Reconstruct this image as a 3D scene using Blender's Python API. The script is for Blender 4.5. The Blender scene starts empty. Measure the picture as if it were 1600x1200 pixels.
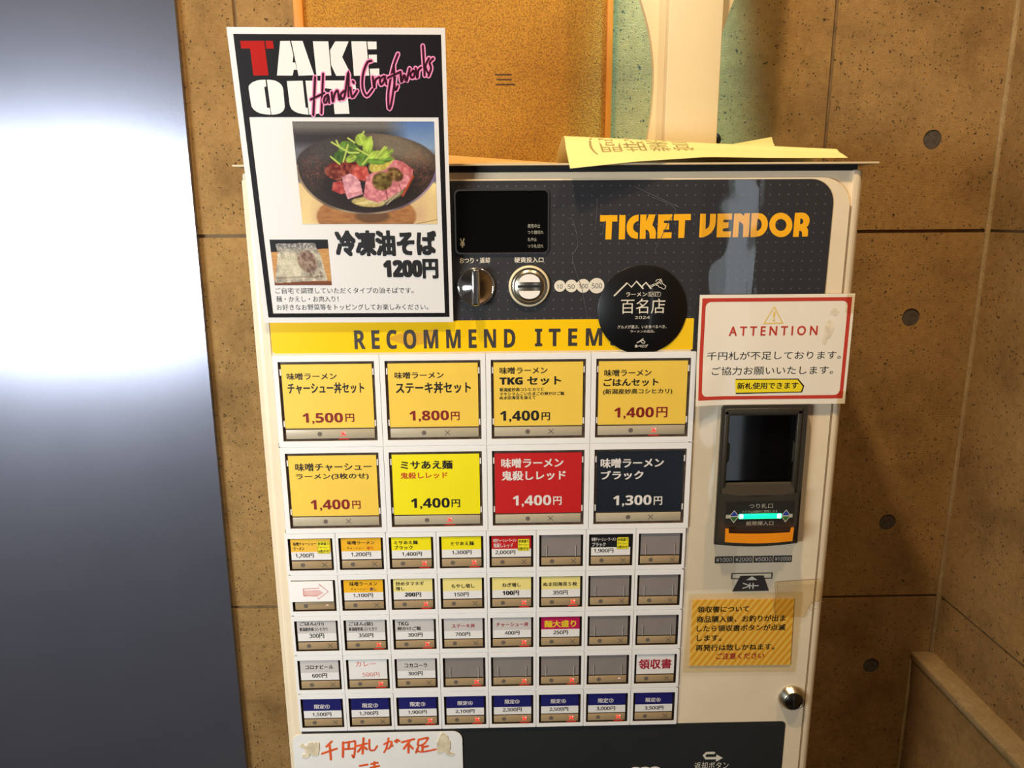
import bpy, bmesh, math, random
import numpy as np
from mathutils import Vector, Matrix
from mathutils.geometry import tessellate_polygon

SC = bpy.context.scene
COL = SC.collection
Z0 = 1.03            # height of the machine's panel datum above the floor (m)
WALL_Y = 0.25        # back wall plane; machine front is y = 0, room is y < 0

# ------------------------------------------------------------------ camera
cam_data = bpy.data.cameras.new('camera')
cam_data.sensor_width = 36.0
cam_data.lens = 25.612
cam_data.clip_start = 0.02
cam = bpy.data.objects.new('camera', cam_data)
COL.objects.link(cam)
_p, _yaw, _r = 0.22156361, 0.02022457, 0.0066652
_fwd = Vector((math.sin(_yaw)*math.cos(_p), math.cos(_yaw)*math.cos(_p), -math.sin(_p)))
_rt0 = Vector((math.cos(_yaw), -math.sin(_yaw), 0))
_dn0 = _fwd.cross(_rt0)
_rt = math.cos(_r)*_rt0 + math.sin(_r)*_dn0
_dn = -math.sin(_r)*_rt0 + math.cos(_r)*_dn0
_m = Matrix((_rt, -_dn, -_fwd)).transposed().to_4x4()
_m.translation = Vector((0.01135884, -0.5959599, 0.46087559 + Z0))
cam.matrix_world = _m
SC.camera = cam

# ------------------------------------------------------------------ world, lights, exposure
SC.view_settings.view_transform = 'Standard'
SC.view_settings.look = 'None'
SC.view_settings.gamma = 1.0
SC.view_settings.use_curve_mapping = False
SC.view_settings.exposure = 0.0
SC.display_settings.display_device = 'sRGB'

world = bpy.data.worlds.new('dim_room')
SC.world = world
world.use_nodes = True
world.node_tree.nodes['Background'].inputs[0].default_value = (0.50, 0.44, 0.42, 1)
world.node_tree.nodes['Background'].inputs[1].default_value = 0.13

def lamp(name, kind, loc, target, energy, color, **kw):
    d = bpy.data.lights.new(name, kind)
    d.energy = energy
    d.color = color
    for k, v in kw.items():
        setattr(d, k, v)
    o = bpy.data.objects.new(name, d)
    COL.objects.link(o)
    o.location = loc
    o.rotation_euler = (Vector(target) - Vector(loc)).to_track_quat('-Z', 'Y').to_euler()
    return o

# daylight through the shop window, behind and to the left of the viewer
lamp('daylight_window', 'AREA', (-1.12, -1.00, 1.41), (-0.50, 0.24, 1.41), 9.0, (0.88, 0.95, 1.0),
     shape='RECTANGLE', size=0.60, size_y=0.30, spread=math.radians(96))
# tall narrow glazed door behind and to the right
lamp('daylight_door_strip', 'AREA', (0.97, -2.3, 1.15), (0.25, 0.0, 1.2), 1.2, (0.80, 0.92, 1.0),
     shape='RECTANGLE', size=0.11, size_y=2.0)
# warm ceiling downlights over the machine
lamp('warm_downlight_a', 'SPOT', (-0.16, -0.42, 2.50), (-0.06, 0.22, 1.45), 51, (1.0, 0.74, 0.44),
     spot_size=math.radians(95), spot_blend=0.7, shadow_soft_size=0.03)
lamp('warm_downlight_b', 'SPOT', (0.45, -0.45, 2.50), (0.15, 0.2, 1.5), 25, (1.0, 0.74, 0.44),
     spot_size=math.radians(95), spot_blend=0.7, shadow_soft_size=0.03)
# small teal accent lamp on the wall above the machine
lamp('teal_accent_spot', 'SPOT', (0.205, 0.17, 2.12), (0.20, 0.25, 1.62), 62, (0.34, 0.95, 0.95),
     spot_size=math.radians(25), spot_blend=0.8, shadow_soft_size=0.02)

# ------------------------------------------------------------------ helpers
def lin(c):
    return tuple(((x/255)/12.92 if x/255 <= 0.04045 else ((x/255+0.055)/1.055)**2.4) for x in c)

MATS = {}
def mat(name, rgb, rough=0.5, metal=0.0, coat=0.0, noise=0.0, nscale=60.0, bump=0.0, bscale=300.0,
        emit=None, estr=0.0, stretch=None, spec=0.5, coat_rough=0.05):
    m = bpy.data.materials.new(name)
    m.use_nodes = True
    nt = m.node_tree
    b = nt.nodes['Principled BSDF']
    c = lin(rgb)
    b.inputs['Base Color'].default_value = (*c, 1)
    b.inputs['Roughness'].default_value = rough
    b.inputs['Metallic'].default_value = metal
    b.inputs['Coat Weight'].default_value = coat
    b.inputs['Coat Roughness'].default_value = coat_rough
    b.inputs['Specular IOR Level'].default_value = spec
    if noise or bump:
        tc = nt.nodes.new('ShaderNodeTexCoord')
        src = tc.outputs['Object']
        if stretch:
            mp = nt.nodes.new('ShaderNodeMapping')
            mp.inputs['Scale'].default_value = stretch
            nt.links.new(src, mp.inputs['Vector'])
            src = mp.outputs['Vector']
    if noise:
        n = nt.nodes.new('ShaderNodeTexNoise')
        n.inputs['Scale'].default_value = nscale
        n.inputs['Detail'].default_value = 5
        nt.links.new(src, n.inputs['Vector'])
        r = nt.nodes.new('ShaderNodeValToRGB')
        r.color_ramp.elements[0].position = 0.3
        r.color_ramp.elements[1].position = 0.7
        r.color_ramp.elements[0].color = (*[x*(1-noise) for x in c], 1)
        r.color_ramp.elements[1].color = (*[min(1, x*(1+noise*0.6)) for x in c], 1)
        nt.links.new(n.outputs['Fac'], r.inputs['Fac'])
        nt.links.new(r.outputs['Color'], b.inputs['Base Color'])
    if bump:
        n2 = nt.nodes.new('ShaderNodeTexNoise')
        n2.inputs['Scale'].default_value = bscale
        n2.inputs['Detail'].default_value = 3
        nt.links.new(src, n2.inputs['Vector'])
        bp = nt.nodes.new('ShaderNodeBump')
        bp.inputs['Strength'].default_value = bump
        bp.inputs['Distance'].default_value = 0.001
        nt.links.new(n2.outputs['Fac'], bp.inputs['Height'])
        nt.links.new(bp.outputs['Normal'], b.inputs['Normal'])
        if coat:
            nt.links.new(bp.outputs['Normal'], b.inputs['Coat Normal'])
    if emit:
        b.inputs['Emission Color'].default_value = (*lin(emit), 1)
        b.inputs['Emission Strength'].default_value = estr
    MATS[name] = m
    return m

def clear_mat(name, tint, fac, rough=0.05, bump=0.0, bscale=30.0, stretch=None, edge=0.4):
    """thin clear plastic: mostly transparent, a glossy skin on top"""
    m = bpy.data.materials.new(name)
    m.use_nodes = True
    nt = m.node_tree
    for n in list(nt.nodes):
        if n.type == 'BSDF_PRINCIPLED':
            nt.nodes.remove(n)
    out = nt.nodes['Material Output']
    tr = nt.nodes.new('ShaderNodeBsdfTransparent')
    tr.inputs[0].default_value = (*lin(tint), 1)
    gl = nt.nodes.new('ShaderNodeBsdfGlossy')
    gl.inputs['Roughness'].default_value = rough
    fr = nt.nodes.new('ShaderNodeLayerWeight')
    fr.inputs['Blend'].default_value = 0.5
    pw = nt.nodes.new('ShaderNodeMath')
    pw.operation = 'POWER'
    pw.inputs[1].default_value = 4.0
    nt.links.new(fr.outputs['Facing'], pw.inputs[0])
    ad = nt.nodes.new('ShaderNodeMath')
    ad.operation = 'MULTIPLY_ADD'
    ad.inputs[1].default_value = edge
    ad.inputs[2].default_value = fac
    nt.links.new(pw.outputs[0], ad.inputs[0])
    mx = nt.nodes.new('ShaderNodeMixShader')
    nt.links.new(ad.outputs[0], mx.inputs[0])
    nt.links.new(tr.outputs[0], mx.inputs[1])
    nt.links.new(gl.outputs[0], mx.inputs[2])
    nt.links.new(mx.outputs[0], out.inputs['Surface'])
    if bump:
        tc = nt.nodes.new('ShaderNodeTexCoord')
        mp = nt.nodes.new('ShaderNodeMapping')
        mp.inputs['Scale'].default_value = stretch or (1, 1, 1)
        n2 = nt.nodes.new('ShaderNodeTexNoise')
        n2.inputs['Scale'].default_value = bscale
        n2.inputs['Detail'].default_value = 2
        bp = nt.nodes.new('ShaderNodeBump')
        bp.inputs['Strength'].default_value = bump
        bp.inputs['Distance'].default_value = 0.002
        nt.links.new(tc.outputs['Object'], mp.inputs['Vector'])
        nt.links.new(mp.outputs['Vector'], n2.inputs['Vector'])
        nt.links.new(n2.outputs['Fac'], bp.inputs['Height'])
        nt.links.new(bp.outputs['Normal'], gl.inputs['Normal'])
        nt.links.new(bp.outputs['Normal'], fr.inputs['Normal'])
    MATS[name] = m
    return m

_TXT = {}
def text_mesh(s, bold):
    """outline font text -> (verts 2D in a tight 0..1 box, faces)"""
    key = (s, bold)
    if key in _TXT:
        return _TXT[key]
    cu = bpy.data.curves.new('tmp_text', 'FONT')
    cu.body = ''.join(chr((0x1D7EC if bold >= 2 else 0x1D7E2)+int(ch)) if ch in '0123456789' else (chr(0x1D5D4+ord(ch)-65) if bold == 2 and 'A' <= ch <= 'Z' else ch) for ch in s)
    cu.size = 1.0
    cu.resolution_u = 3
    ob = bpy.data.objects.new('tmp_text', cu)
    COL.objects.link(ob)
    bpy.context.view_layer.update()
    dg = bpy.context.evaluated_depsgraph_get()
    me = ob.evaluated_get(dg).to_mesh()
    vs = [(v.co.x, v.co.y) for v in me.vertices]
    fs = [tuple(p.vertices) for p in me.polygons]
    ob.evaluated_get(dg).to_mesh_clear()
    bpy.data.objects.remove(ob)
    bpy.data.curves.remove(cu)
    d = (0.0, 0.020, 0.030, 0.055)[bold]
    if bold == 2 and all(ord(ch) < 128 for ch in s):
        d = 0.008     # heavier weights: the glyph struck several times, slightly shifted
    if d:
        n = len(vs); base = vs; bf = fs
        sh = [(-d, -d*.7), (d, -d*.7), (-d, d*.7), (d, d*.7)] + ([(0, 0), (-d, 0), (d, 0), (0, d*.8), (0, -d*.8)] if bold == 3 else [])
        vs = [(x+a, y+b, -0.02*k) for k, (a, b) in enumerate(sh) for x, y in base]
        fs = [tuple(i+n*k for i in f) for k in range(len(sh)) for f in bf]
    x0 = min(v[0] for v in vs); x1 = max(v[0] for v in vs)
    y0 = min(v[1] for v in vs); y1 = max(v[1] for v in vs)
    vs = [((v[0]-x0)/max(x1-x0, 1e-6), (v[1]-y0)/max(y1-y0, 1e-6), v[2] if len(v) > 2 else 0.0) for v in vs]
    _TXT[key] = (vs, fs)
    return _TXT[key]

class MB:
    """mesh collector, coordinates in millimetres; XZ is the front face, -Y faces the room"""
    def __init__(s):
        s.v = []; s.f = []; s.m = []; s.mats = []; s.sm = []
    def mi(s, m):
        m = MATS[m] if isinstance(m, str) else m
        if m not in s.mats:
            s.mats.append(m)
        return s.mats.index(m)
    def add(s, vs, fs, m, smooth=False):
        k = len(s.v); i = s.mi(m)
        s.v += [tuple(q) for q in vs]
        for f in fs:
            s.f.append(tuple(k+a for a in f)); s.m.append(i); s.sm.append(smooth)
    def box(s, x0, x1, y0, y1, z0, z1, m, bev=0.0, seg=2):
        if bev <= 0:
            vs = [(x0,y0,z0),(x1,y0,z0),(x1,y1,z0),(x0,y1,z0),(x0,y0,z1),(x1,y0,z1),(x1,y1,z1),(x0,y1,z1)]
            s.add(vs, [(0,1,5,4),(1,2,6,5),(2,3,7,6),(3,0,4,7),(4,5,6,7),(3,2,1,0)], m)
            return
        bm = bmesh.new()
        bmesh.ops.create_cube(bm, size=1)
        for v in bm.verts:
            v.co = Vector(((x0+x1)/2+v.co.x*(x1-x0), (y0+y1)/2+v.co.y*(y1-y0), (z0+z1)/2+v.co.z*(z1-z0)))
        bmesh.ops.bevel(bm, geom=list(bm.edges), offset=bev, segments=seg, profile=0.5, affect='EDGES')
        s.bm(bm, m)
    def bm(s, bm, m, smooth=True):
        bm.verts.ensure_lookup_table()
        for i, v in enumerate(bm.verts):
            v.index = i
        s.add([v.co[:] for v in bm.verts], [tuple(v.index for v in f.verts) for f in bm.faces], m, smooth)
        bm.free()
    def prism(s, loops, y0, y1, m, side=None):
        """2D loops (outer first, then holes) in XZ, extruded from front y0 to back y1"""
        pts = [Vector((x, z, 0)) for lp in loops for x, z in lp]
        tris = tessellate_polygon([[Vector((x, z, 0)) for x, z in lp] for lp in loops])
        n = len(pts)
        front = []
        for t in tris:
            a, b, c = [pts[i] for i in t]
            cr = (b-a).cross(c-a).z
            front.append(tuple(t) if cr > 0 else tuple(reversed(t)))
        s.add([(p.x, y0, p.y) for p in pts], front, m)
        if y1 is None:
            return
        s.add([(p.x, y1, p.y) for p in pts], [tuple(reversed(t)) for t in front], side or m)
        for lp in loops:
            k = len(lp)
            vs = [(x, y0, z) for x, z in lp]+[(x, y1, z) for x, z in lp]
            area = sum(lp[i][0]*lp[(i+1) % k][1]-lp[(i+1) % k][0]*lp[i][1] for i in range(k))
            hole = lp is not loops[0]
            ccw = (area > 0) != hole
            fs = []
            for i in range(k):
                j = (i+1) % k
                fs.append((j, i, k+i, k+j) if ccw else (i, j, k+j, k+i))
            s.add(vs, fs, side or m)
    def disc(s, x, z, r, y, m, n=28, y1=None, rz=None):
        s.prism([[(x+r*math.cos(a), z+(rz or r)*math.sin(a)) for a in [2*math.pi*i/n for i in range(n)]]], y, y1, m)
    def draft(s, eye=(11.4, 460.9), d=596.0):
        """taper of a moulding towards its front (y < 0)"""
        for i, (x, y, z) in enumerate(s.v):
            if y < 0:
                k = 1+y/d
                s.v[i] = (eye[0]+(x-eye[0])*k, y, eye[1]+(z-eye[1])*k)
        return s
    def lathe(s, x, z, prof, m, n=40):
        """profile [(r, y)...] revolved round an axis along Y"""
        vs = []; fs = []
        for r, y in prof:
            for i in range(n):
                a = 2*math.pi*i/n
                vs.append((x+r*math.cos(a), y, z+r*math.sin(a)))
        for k in range(len(prof)-1):
            for i in range(n):
                j = (i+1) % n
                fs.append((k*n+i, (k+1)*n+i, (k+1)*n+j, k*n+j))
        s.add(vs, fs, m, True)
    def text(s, body, x0, x1, z0, z1, y, m, bold=1, rot180=False):
        vs, fs = text_mesh(body, bold)
        if rot180:
            vs = [(1-a, 1-b, c) for a, b, c in vs]
        s.add([(x0+a*(x1-x0), y+c, z0+b*(z1-z0)) for a, b, c in vs], fs, m)
    def stroke(s, pts, w, y, m, smooth=True):
        s.ns = getattr(s, 'ns', 0)+1
        y -= 0.02*(s.ns % 7)          # crossing strokes lie on top of each other
        if smooth and len(pts) > 2:
            q = []
            P = [pts[0]]+list(pts)+[pts[-1]]
            for i in range(1, len(P)-2):
                for k in range(5):
                    t = k/5
                    q.append(tuple(0.5*((2*P[i][d])+(-P[i-1][d]+P[i+1][d])*t+(2*P[i-1][d]-5*P[i][d]+4*P[i+1][d]-P[i+2][d])*t*t+(-P[i-1][d]+3*P[i][d]-3*P[i+1][d]+P[i+2][d])*t**3) for d in (0, 1)))
            q.append(tuple(pts[-1]))
            pts = q
        n = len(pts)
        vs = []
        for i in range(n):
            a = pts[max(i-1, 0)]; b = pts[min(i+1, n-1)]
            d = Vector((b[0]-a[0], b[1]-a[1]))
            d = d.normalized() if d.length > 1e-9 else Vector((1, 0))
            vs.append((pts[i][0]-d.y*w/2, y, pts[i][1]+d.x*w/2))
            vs.append((pts[i][0]+d.y*w/2, y, pts[i][1]-d.x*w/2))
        s.add(vs, [(2*i+1, 2*i+3, 2*i+2, 2*i) for i in range(n-1)], m)
        for e in (pts[0], pts[-1]):
            s.disc(e[0], e[1], w/2, y-0.007, m, 8)
    def build(s, name, parent=None, off=(0, 0, 0), kind=None, label=None):
        me = bpy.data.meshes.new(name)
        me.from_pydata([((a+off[0])*0.001, (b+off[1])*0.001, (c+off[2])*0.001) for a, b, c in s.v], [], s.f)
        for m in s.mats:
            me.materials.append(m)
        me.polygons.foreach_set('material_index', s.m)
        me.polygons.foreach_set('use_smooth', s.sm)
        me.update()
        return link(name, me, parent, kind, label)

def link(name, me, parent=None, kind=None, label=None):
    o = bpy.data.objects.new(name, me)
    COL.objects.link(o)
    if parent:
        o.parent = parent
    if kind:
        o['kind'] = kind
    if label:
        o['label'] = label
    return o

def thing(name, label, cat, loc=(0, 0, 0), group=None):
    o = bpy.data.objects.new(name, None)
    o.empty_display_size = 0.05
    COL.objects.link(o)
    o.location = loc
    tag(o, label, cat, group)
    return o

def tag(o, label, cat, group=None):
    o['label'] = label
    o['category'] = cat
    if group:
        o['group'] = group
    return o

def rrect(x0, x1, z0, z1, r, n=6, corners=(1, 1, 1, 1)):
    """rounded rectangle loop, corner order: bottom-left, bottom-right, top-right, top-left"""
    out = []
    for (cx, cz, a0, on, px, pz) in ((x0+r, z0+r, 180, corners[0], x0, z0), (x1-r, z0+r, 270, corners[1], x1, z0),
                                     (x1-r, z1-r, 0, corners[2], x1, z1), (x0+r, z1-r, 90, corners[3], x0, z1)):
        if not on or r <= 0:
            out.append((px, pz)); continue
        for i in range(n+1):
            a = math.radians(a0+90*i/n)
            out.append((cx+r*math.cos(a), cz+r*math.sin(a)))
    return out

def rect(x0, x1, z0, z1):
    return [(x0, z0), (x1, z0), (x1, z1), (x0, z1)]

# ------------------------------------------------------------------ measured lettering (mm on the machine's front)
BUTTON_TEXT = {
 (0, 0): [('味噌ラーメン', 6.5, 47.9, 53.2, 59.1, 'k', 1), ('チャーシュー丼セット', 6.5, 70.2, 41.2, 50.8, 'k', 2), ('1,500', 17.2, 51.0, 14.8, 24.6, 'r', 2), ('円', 53.1, 60.6, 16.5, 23.6, 'r', 1)],
 (0, 1): [('味噌ラーメン', 7.8, 48.7, 53.2, 59.0, 'k', 1), ('ステーキ丼セット', 8.4, 71.2, 40.4, 50.3, 'k', 2), ('1,800', 18.9, 52.2, 15.7, 25.5, 'r', 2), ('円', 53.9, 61.2, 16.8, 24.2, 'r', 1)],
 (0, 2): [('味噌ラーメン', 7.3, 47.4, 56.3, 62.2, 'k', 1), ('TKG セット', 7.2, 59.0, 46.6, 53.9, 'k', 2), ('新潟産妙高コシヒカリと', 7.1, 44.2, 41.2, 44.6, 'k', 1), ('マキシマムこいたまごの卵かけご飯', 7.1, 61.8, 37.6, 40.8, 'k', 1), ('ぬま田海苔を添えて', 7.0, 37.5, 34.3, 37.4, 'k', 1), ('1,400', 7.3, 40.5, 14.4, 24.5, 'k', 2), ('円', 42.5, 49.7, 15.8, 22.8, 'k', 1)],
 (0, 3): [('味噌ラーメン', 7.0, 46.7, 53.3, 59.2, 'k', 1), ('ごはんセット', 6.5, 53.0, 44.7, 51.6, 'k', 2), ('(新潟産妙高コシヒカリ)', 6.3, 65.0, 37.3, 42.5, 'k', 1), ('1,400', 16.2, 49.9, 16.0, 26.3, 'r', 2), ('円', 52.1, 61.6, 17.1, 26.3, 'r', 1)],
 (1, 0): [('味噌チャーシュー', 7.9, 73.1, 52.4, 59.6, 'k', 1), ('ラーメン(3枚のせ)', 7.9, 70.1, 44.2, 50.3, 'k', 1), ('1,400', 18.7, 52.5, 15.9, 26.3, 'r', 2), ('円', 54.6, 61.8, 17.4, 24.9, 'r', 1)],
 (1, 1): [('ミサあえ麺', 9.6, 54.2, 52.8, 60.7, 'k', 2), ('鬼殺しレッド', 9.2, 49.5, 44.4, 50.2, 's', 1), ('1,400', 17.3, 50.9, 16.1, 26.4, 'k', 2), ('円', 52.5, 59.9, 17.7, 24.9, 'k', 1)],
 (1, 2): [('味噌ラーメン', 7.9, 61.5, 52.9, 61.6, 'w', 2), ('鬼殺しレッド', 8.1, 63.7, 41.5, 50.3, 'w', 2), ('1,400', 17.6, 51.1, 16.9, 27.7, 'w', 2), ('円', 52.9, 60.2, 18.4, 26.2, 'w', 1)],
 (1, 3): [('味噌ラーメン', 5.5, 60.3, 51.7, 60.4, 'w', 2), ('ブラック', 6.0, 43.0, 40.9, 49.2, 'w', 2), ('1,300', 17.2, 50.8, 15.9, 26.4, 'w', 2), ('円', 52.8, 60.3, 17.0, 24.9, 'w', 1)],
 (2, 0): [('味噌チャーシュー', 4.4, 24.3, 23.4, 27.0, 'k', 1), ('ラーメン', 4.3, 13.8, 19.1, 22.6, 'k', 1), ('1,700円', 5.7, 21.7, 11.9, 16.3, 'k', 1)],
 (2, 1): [('味噌ラーメン', 7.5, 31.6, 23.8, 27.4, 'k', 1), ('チャーシュー', 7.2, 21.8, 19.1, 21.7, 'k', 0), ('有り', 24.4, 29.9, 18.9, 21.9, 's', 1), ('1,200円', 10.4, 27.8, 12.2, 16.5, 'k', 1)],
 (2, 2): [('ミサあえ麺', 4.4, 25.2, 23.2, 27.0, 'k', 1), ('ブラック', 4.2, 20.7, 18.4, 22.3, 'k', 1), ('1,400円', 11.1, 28.5, 11.8, 16.1, 'k', 1)],
 (2, 3): [('ミサあえ麺', 9.9, 30.5, 21.4, 25.3, 'k', 1), ('1,300円', 11.1, 28.3, 12.8, 16.9, 'k', 1)],
 (2, 4): [('味噌チャーシューラーメン', 3.5, 24.0, 23.8, 27.5, 'w', 1), ('鬼殺しレッド', 3.6, 20.9, 18.9, 23.0, 'w', 1), ('2,000円', 5.2, 23.0, 12.1, 16.3, 'k', 1)],
 (2, 6): [('味噌チャーシューラーメン', 2.4, 24.1, 23.5, 27.1, 'w', 1), ('ブラック', 2.8, 14.9, 18.5, 22.4, 'w', 1), ('1,900円', 4.5, 21.9, 12.2, 16.4, 'k', 1)],
 (3, 1): [('味噌ラーメン', 7.4, 31.9, 23.9, 27.9, 'k', 1), ('チャーシュー', 8.3, 23.4, 19.6, 22.0, 'k', 0), ('無し', 25.2, 30.9, 19.1, 22.4, 'n', 1), ('1,100円', 10.2, 27.6, 12.5, 16.6, 'k', 1)],
 (3, 2): [('炒めタマネギ', 4.3, 29.3, 23.4, 27.4, 'k', 1), ('増し', 4.1, 12.0, 18.8, 22.5, 'k', 1), ('200円', 12.0, 26.6, 12.3, 16.8, 'k', 2)],
 (3, 3): [('もやし増し', 9.7, 30.3, 20.3, 24.3, 'k', 1), ('150円', 11.9, 25.0, 11.8, 16.0, 'k', 1)],
 (3, 4): [('ねぎ増し', 11.0, 27.7, 20.5, 24.5, 'k', 1), ('100円', 11.2, 26.1, 12.2, 16.9, 'k', 2)],
 (3, 5): [('ぬま田海苔５枚', 3.7, 34.2, 20.6, 24.6, 'k', 1), ('350円', 12.5, 25.7, 12.0, 16.3, 'k', 1)],
 (4, 0): [('ごはん(小)', 4.5, 26.2, 24.8, 29.3, 'k', 1), ('新潟産妙高コシヒカリ', 4.2, 29.2, 20.0, 23.7, 'k', 1), ('300円', 12.6, 25.8, 12.7, 17.5, 'k', 1)],
 (4, 1): [('ごはん(並)', 4.6, 26.2, 23.9, 28.4, 'k', 1), ('新潟産妙高コシヒカリ', 4.4, 29.4, 19.4, 23.2, 'k', 1), ('350円', 12.8, 26.0, 12.6, 17.0, 'k', 1)],
 (4, 2): [('TKG', 4.3, 14.3, 23.9, 27.7, 'k', 1), ('卵かけご飯', 4.1, 25.4, 19.0, 22.8, 'k', 1), ('300円', 13.3, 26.5, 12.3, 16.5, 'k', 1)],
 (4, 3): [('ステーキ丼', 9.1, 30.0, 20.5, 24.6, 'm', 1), ('700円', 12.2, 25.5, 12.1, 16.2, 'k', 1)],
 (4, 4): [('チャーシュー丼', 5.1, 34.6, 21.0, 25.3, 'm', 1), ('400円', 12.9, 26.3, 12.6, 16.7, 'k', 1)],
 (4, 5): [('麺大盛り', 4.7, 33.8, 19.4, 26.5, 'y', 2), ('250円', 13.1, 26.4, 12.1, 16.3, 'k', 1)],
 (5, 0): [('コロナビール', 6.8, 32.1, 21.2, 25.4, 'k', 1), ('600円', 12.4, 26.0, 12.1, 16.7, 'k', 1)],
 (5, 1): [('カレー', 8.6, 27.1, 23.1, 28.2, 'h', 0), ('500円', 14.2, 29.7, 12.2, 16.7, 'h', 0)],
 (5, 2): [('コカコーラ', 9.0, 29.7, 21.0, 25.4, 'k', 1), ('300円', 12.0, 25.2, 12.6, 16.8, 'k', 1)],
 (5, 7): [('領収書', 4.0, 34.5, 14.9, 25.2, 'm', 2)],
 (6, 0): [('限定①', 12.1, 26.5, 19.5, 24.3, 'w', 1), ('1,500円', 10.0, 27.4, 11.4, 15.8, 'k', 1)],
 (6, 1): [('限定②', 12.5, 26.9, 19.8, 24.5, 'w', 1), ('1,700円', 9.4, 26.6, 11.5, 15.9, 'k', 1)],
 (6, 2): [('限定③', 12.6, 26.7, 20.2, 25.0, 'w', 1), ('1,900円', 10.4, 27.7, 12.0, 16.1, 'k', 1)],
 (6, 3): [('限定④', 12.6, 26.6, 20.3, 25.0, 'w', 1), ('2,100円', 10.4, 28.1, 11.9, 15.9, 'k', 1)],
 (6, 4): [('限定⑤', 12.4, 26.0, 20.9, 25.6, 'w', 1), ('2,300円', 10.3, 28.0, 12.4, 16.9, 'k', 1)],
 (6, 5): [('限定⑥', 11.2, 25.3, 20.4, 25.1, 'w', 1), ('2,500円', 9.9, 27.6, 12.0, 16.3, 'k', 1)],
 (6, 6): [('限定⑦', 11.2, 25.7, 20.1, 24.9, 'w', 1), ('3,000円', 9.8, 27.4, 11.8, 16.2, 'k', 1)],
 (6, 7): [('限定⑧', 11.7, 25.8, 19.9, 24.6, 'w', 1), ('3,500円', 11.0, 28.7, 11.5, 15.7, 'k', 1)],
}
BADGE = {(2, 0): [25.3, 36.2, 15.7, 27.6], (2, 4): [25.1, 35.6, 15.3, 27.0], (2, 6): [24.8, 35.4, 15.4, 27.1]}
PRINTS = [
 ('disp', '発売中止', 36.8, 46.9, 454.4, 457.6, 'g', 0),
 ('disp', 'つり銭切れ', 36.8, 49.5, 449.6, 452.5, 'g', 0),
 ('disp', '札中止', 36.8, 44.1, 444.0, 446.9, 'g', 0),
 ('disp', 'つり札切れ', 36.8, 49.5, 438.7, 441.6, 'g', 0),
 ('disp', '¥', -17.8, -13.7, 439.3, 446.7, 'g', 1),
 ('fas', 'おつり・返却', -18.3, 6.2, 426.9, 431.4, 'g', 1),
 ('fas', '硬貨投入口', 26.0, 49.6, 427.0, 431.3, 'g', 1),
 ('fas', '10', 60.7, 65.2, 405.8, 409.3, 'd', 0),
 ('fas', '50', 69.6, 75.1, 405.7, 409.2, 'd', 0),
 ('fas', '100', 78.5, 86.0, 405.9, 409.5, 'd', 0),
 ('fas', '500', 89.2, 97.5, 405.8, 409.8, 'd', 0),
 ('band', 'R E C O M M E N D', -106.5, 26.3, 357.2, 373.2, 'd', 2),
 ('band', 'I T E M S', 42.7, 113.9, 358.1, 373.1, 'd', 2),
 ('stk', 'ラーメン', 117.4, 134.5, 398.9, 402.4, 'g', 1),
 ('stk', 'EAST', 136.6, 144.6, 399.5, 401.9, 'g', 0),
 ('stk', '百名店', 113.4, 149.9, 384.8, 397.1, 'g', 0),
 ('stk', '2024', 125.3, 137.7, 380.4, 382.7, 'g', 0),
 ('stk', 'グルメが選ぶ、いま食べるべき、', 111.0, 151.8, 372.4, 375.3, 'g', 0),
 ('stk', 'ラーメンの名店。', 121.8, 142.0, 368.9, 371.2, 'g', 0),
 ('stk', '食べログ', 125.7, 136.9, 356.3, 359.1, 'g', 1),
 ('att', 'A T T E N T I O N', 203.3, 277.2, 365.8, 373.8, 'o', 1),
 ('att', '千円札が不足しております。', 186.0, 298.8, 345.6, 352.6, 'k', 0),
 ('att', 'ご協力お願いいたします。', 190.7, 293.4, 332.7, 339.8, 'k', 0),
 ('att', '新札使用できます', 213.0, 264.8, 320.3, 326.1, 'k', 1),
 ('att', '!', 239.1, 240.8, 377.7, 386.0, 'Y', 1),
 ('bill', 'つり札口', 231.0, 252.1, 212.0, 216.6, 'G', 0),
 ('bill', 'トビラは自動的に開閉します', 225.6, 256.5, 207.8, 210.3, 'G', 0),
 ('bill', '紙幣挿入口', 229.4, 253.6, 195.9, 200.0, 'G', 0),
 ('lab', '¥1000', 205.4, 219.2, 160.6, 165.0, 'g', 0),
 ('lab', '¥2000', 222.9, 237.1, 160.5, 164.8, 'g', 0),
 ('lab', '¥5000', 240.4, 254.8, 160.3, 164.6, 'g', 0),
 ('lab', '¥10000', 258.0, 273.1, 160.1, 164.5, 'g', 0),
 ('rec', '領収書について', 190.6, 237.9, 111.1, 117.5, 'k', 1),
 ('rec', '商品購入後、お釣りが出ま', 190.4, 272.0, 101.1, 107.7, 'k', 1),
 ('rec', 'したら領収書ボタンが点滅', 190.9, 272.7, 91.9, 98.3, 'k', 1),
 ('rec', 'します。', 191.4, 214.3, 82.3, 88.4, 'k', 1),
 ('rec', '再発行は致しかねます。', 190.8, 264.1, 72.1, 78.7, 'k', 1),
 ('rec', 'ご注意ください', 210.3, 255.0, 63.2, 69.6, 'm', 1),
 ('low', '返却ボタン', 195.9, 229.1, -55.2, -47.2, 'g', 0),
]
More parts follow.
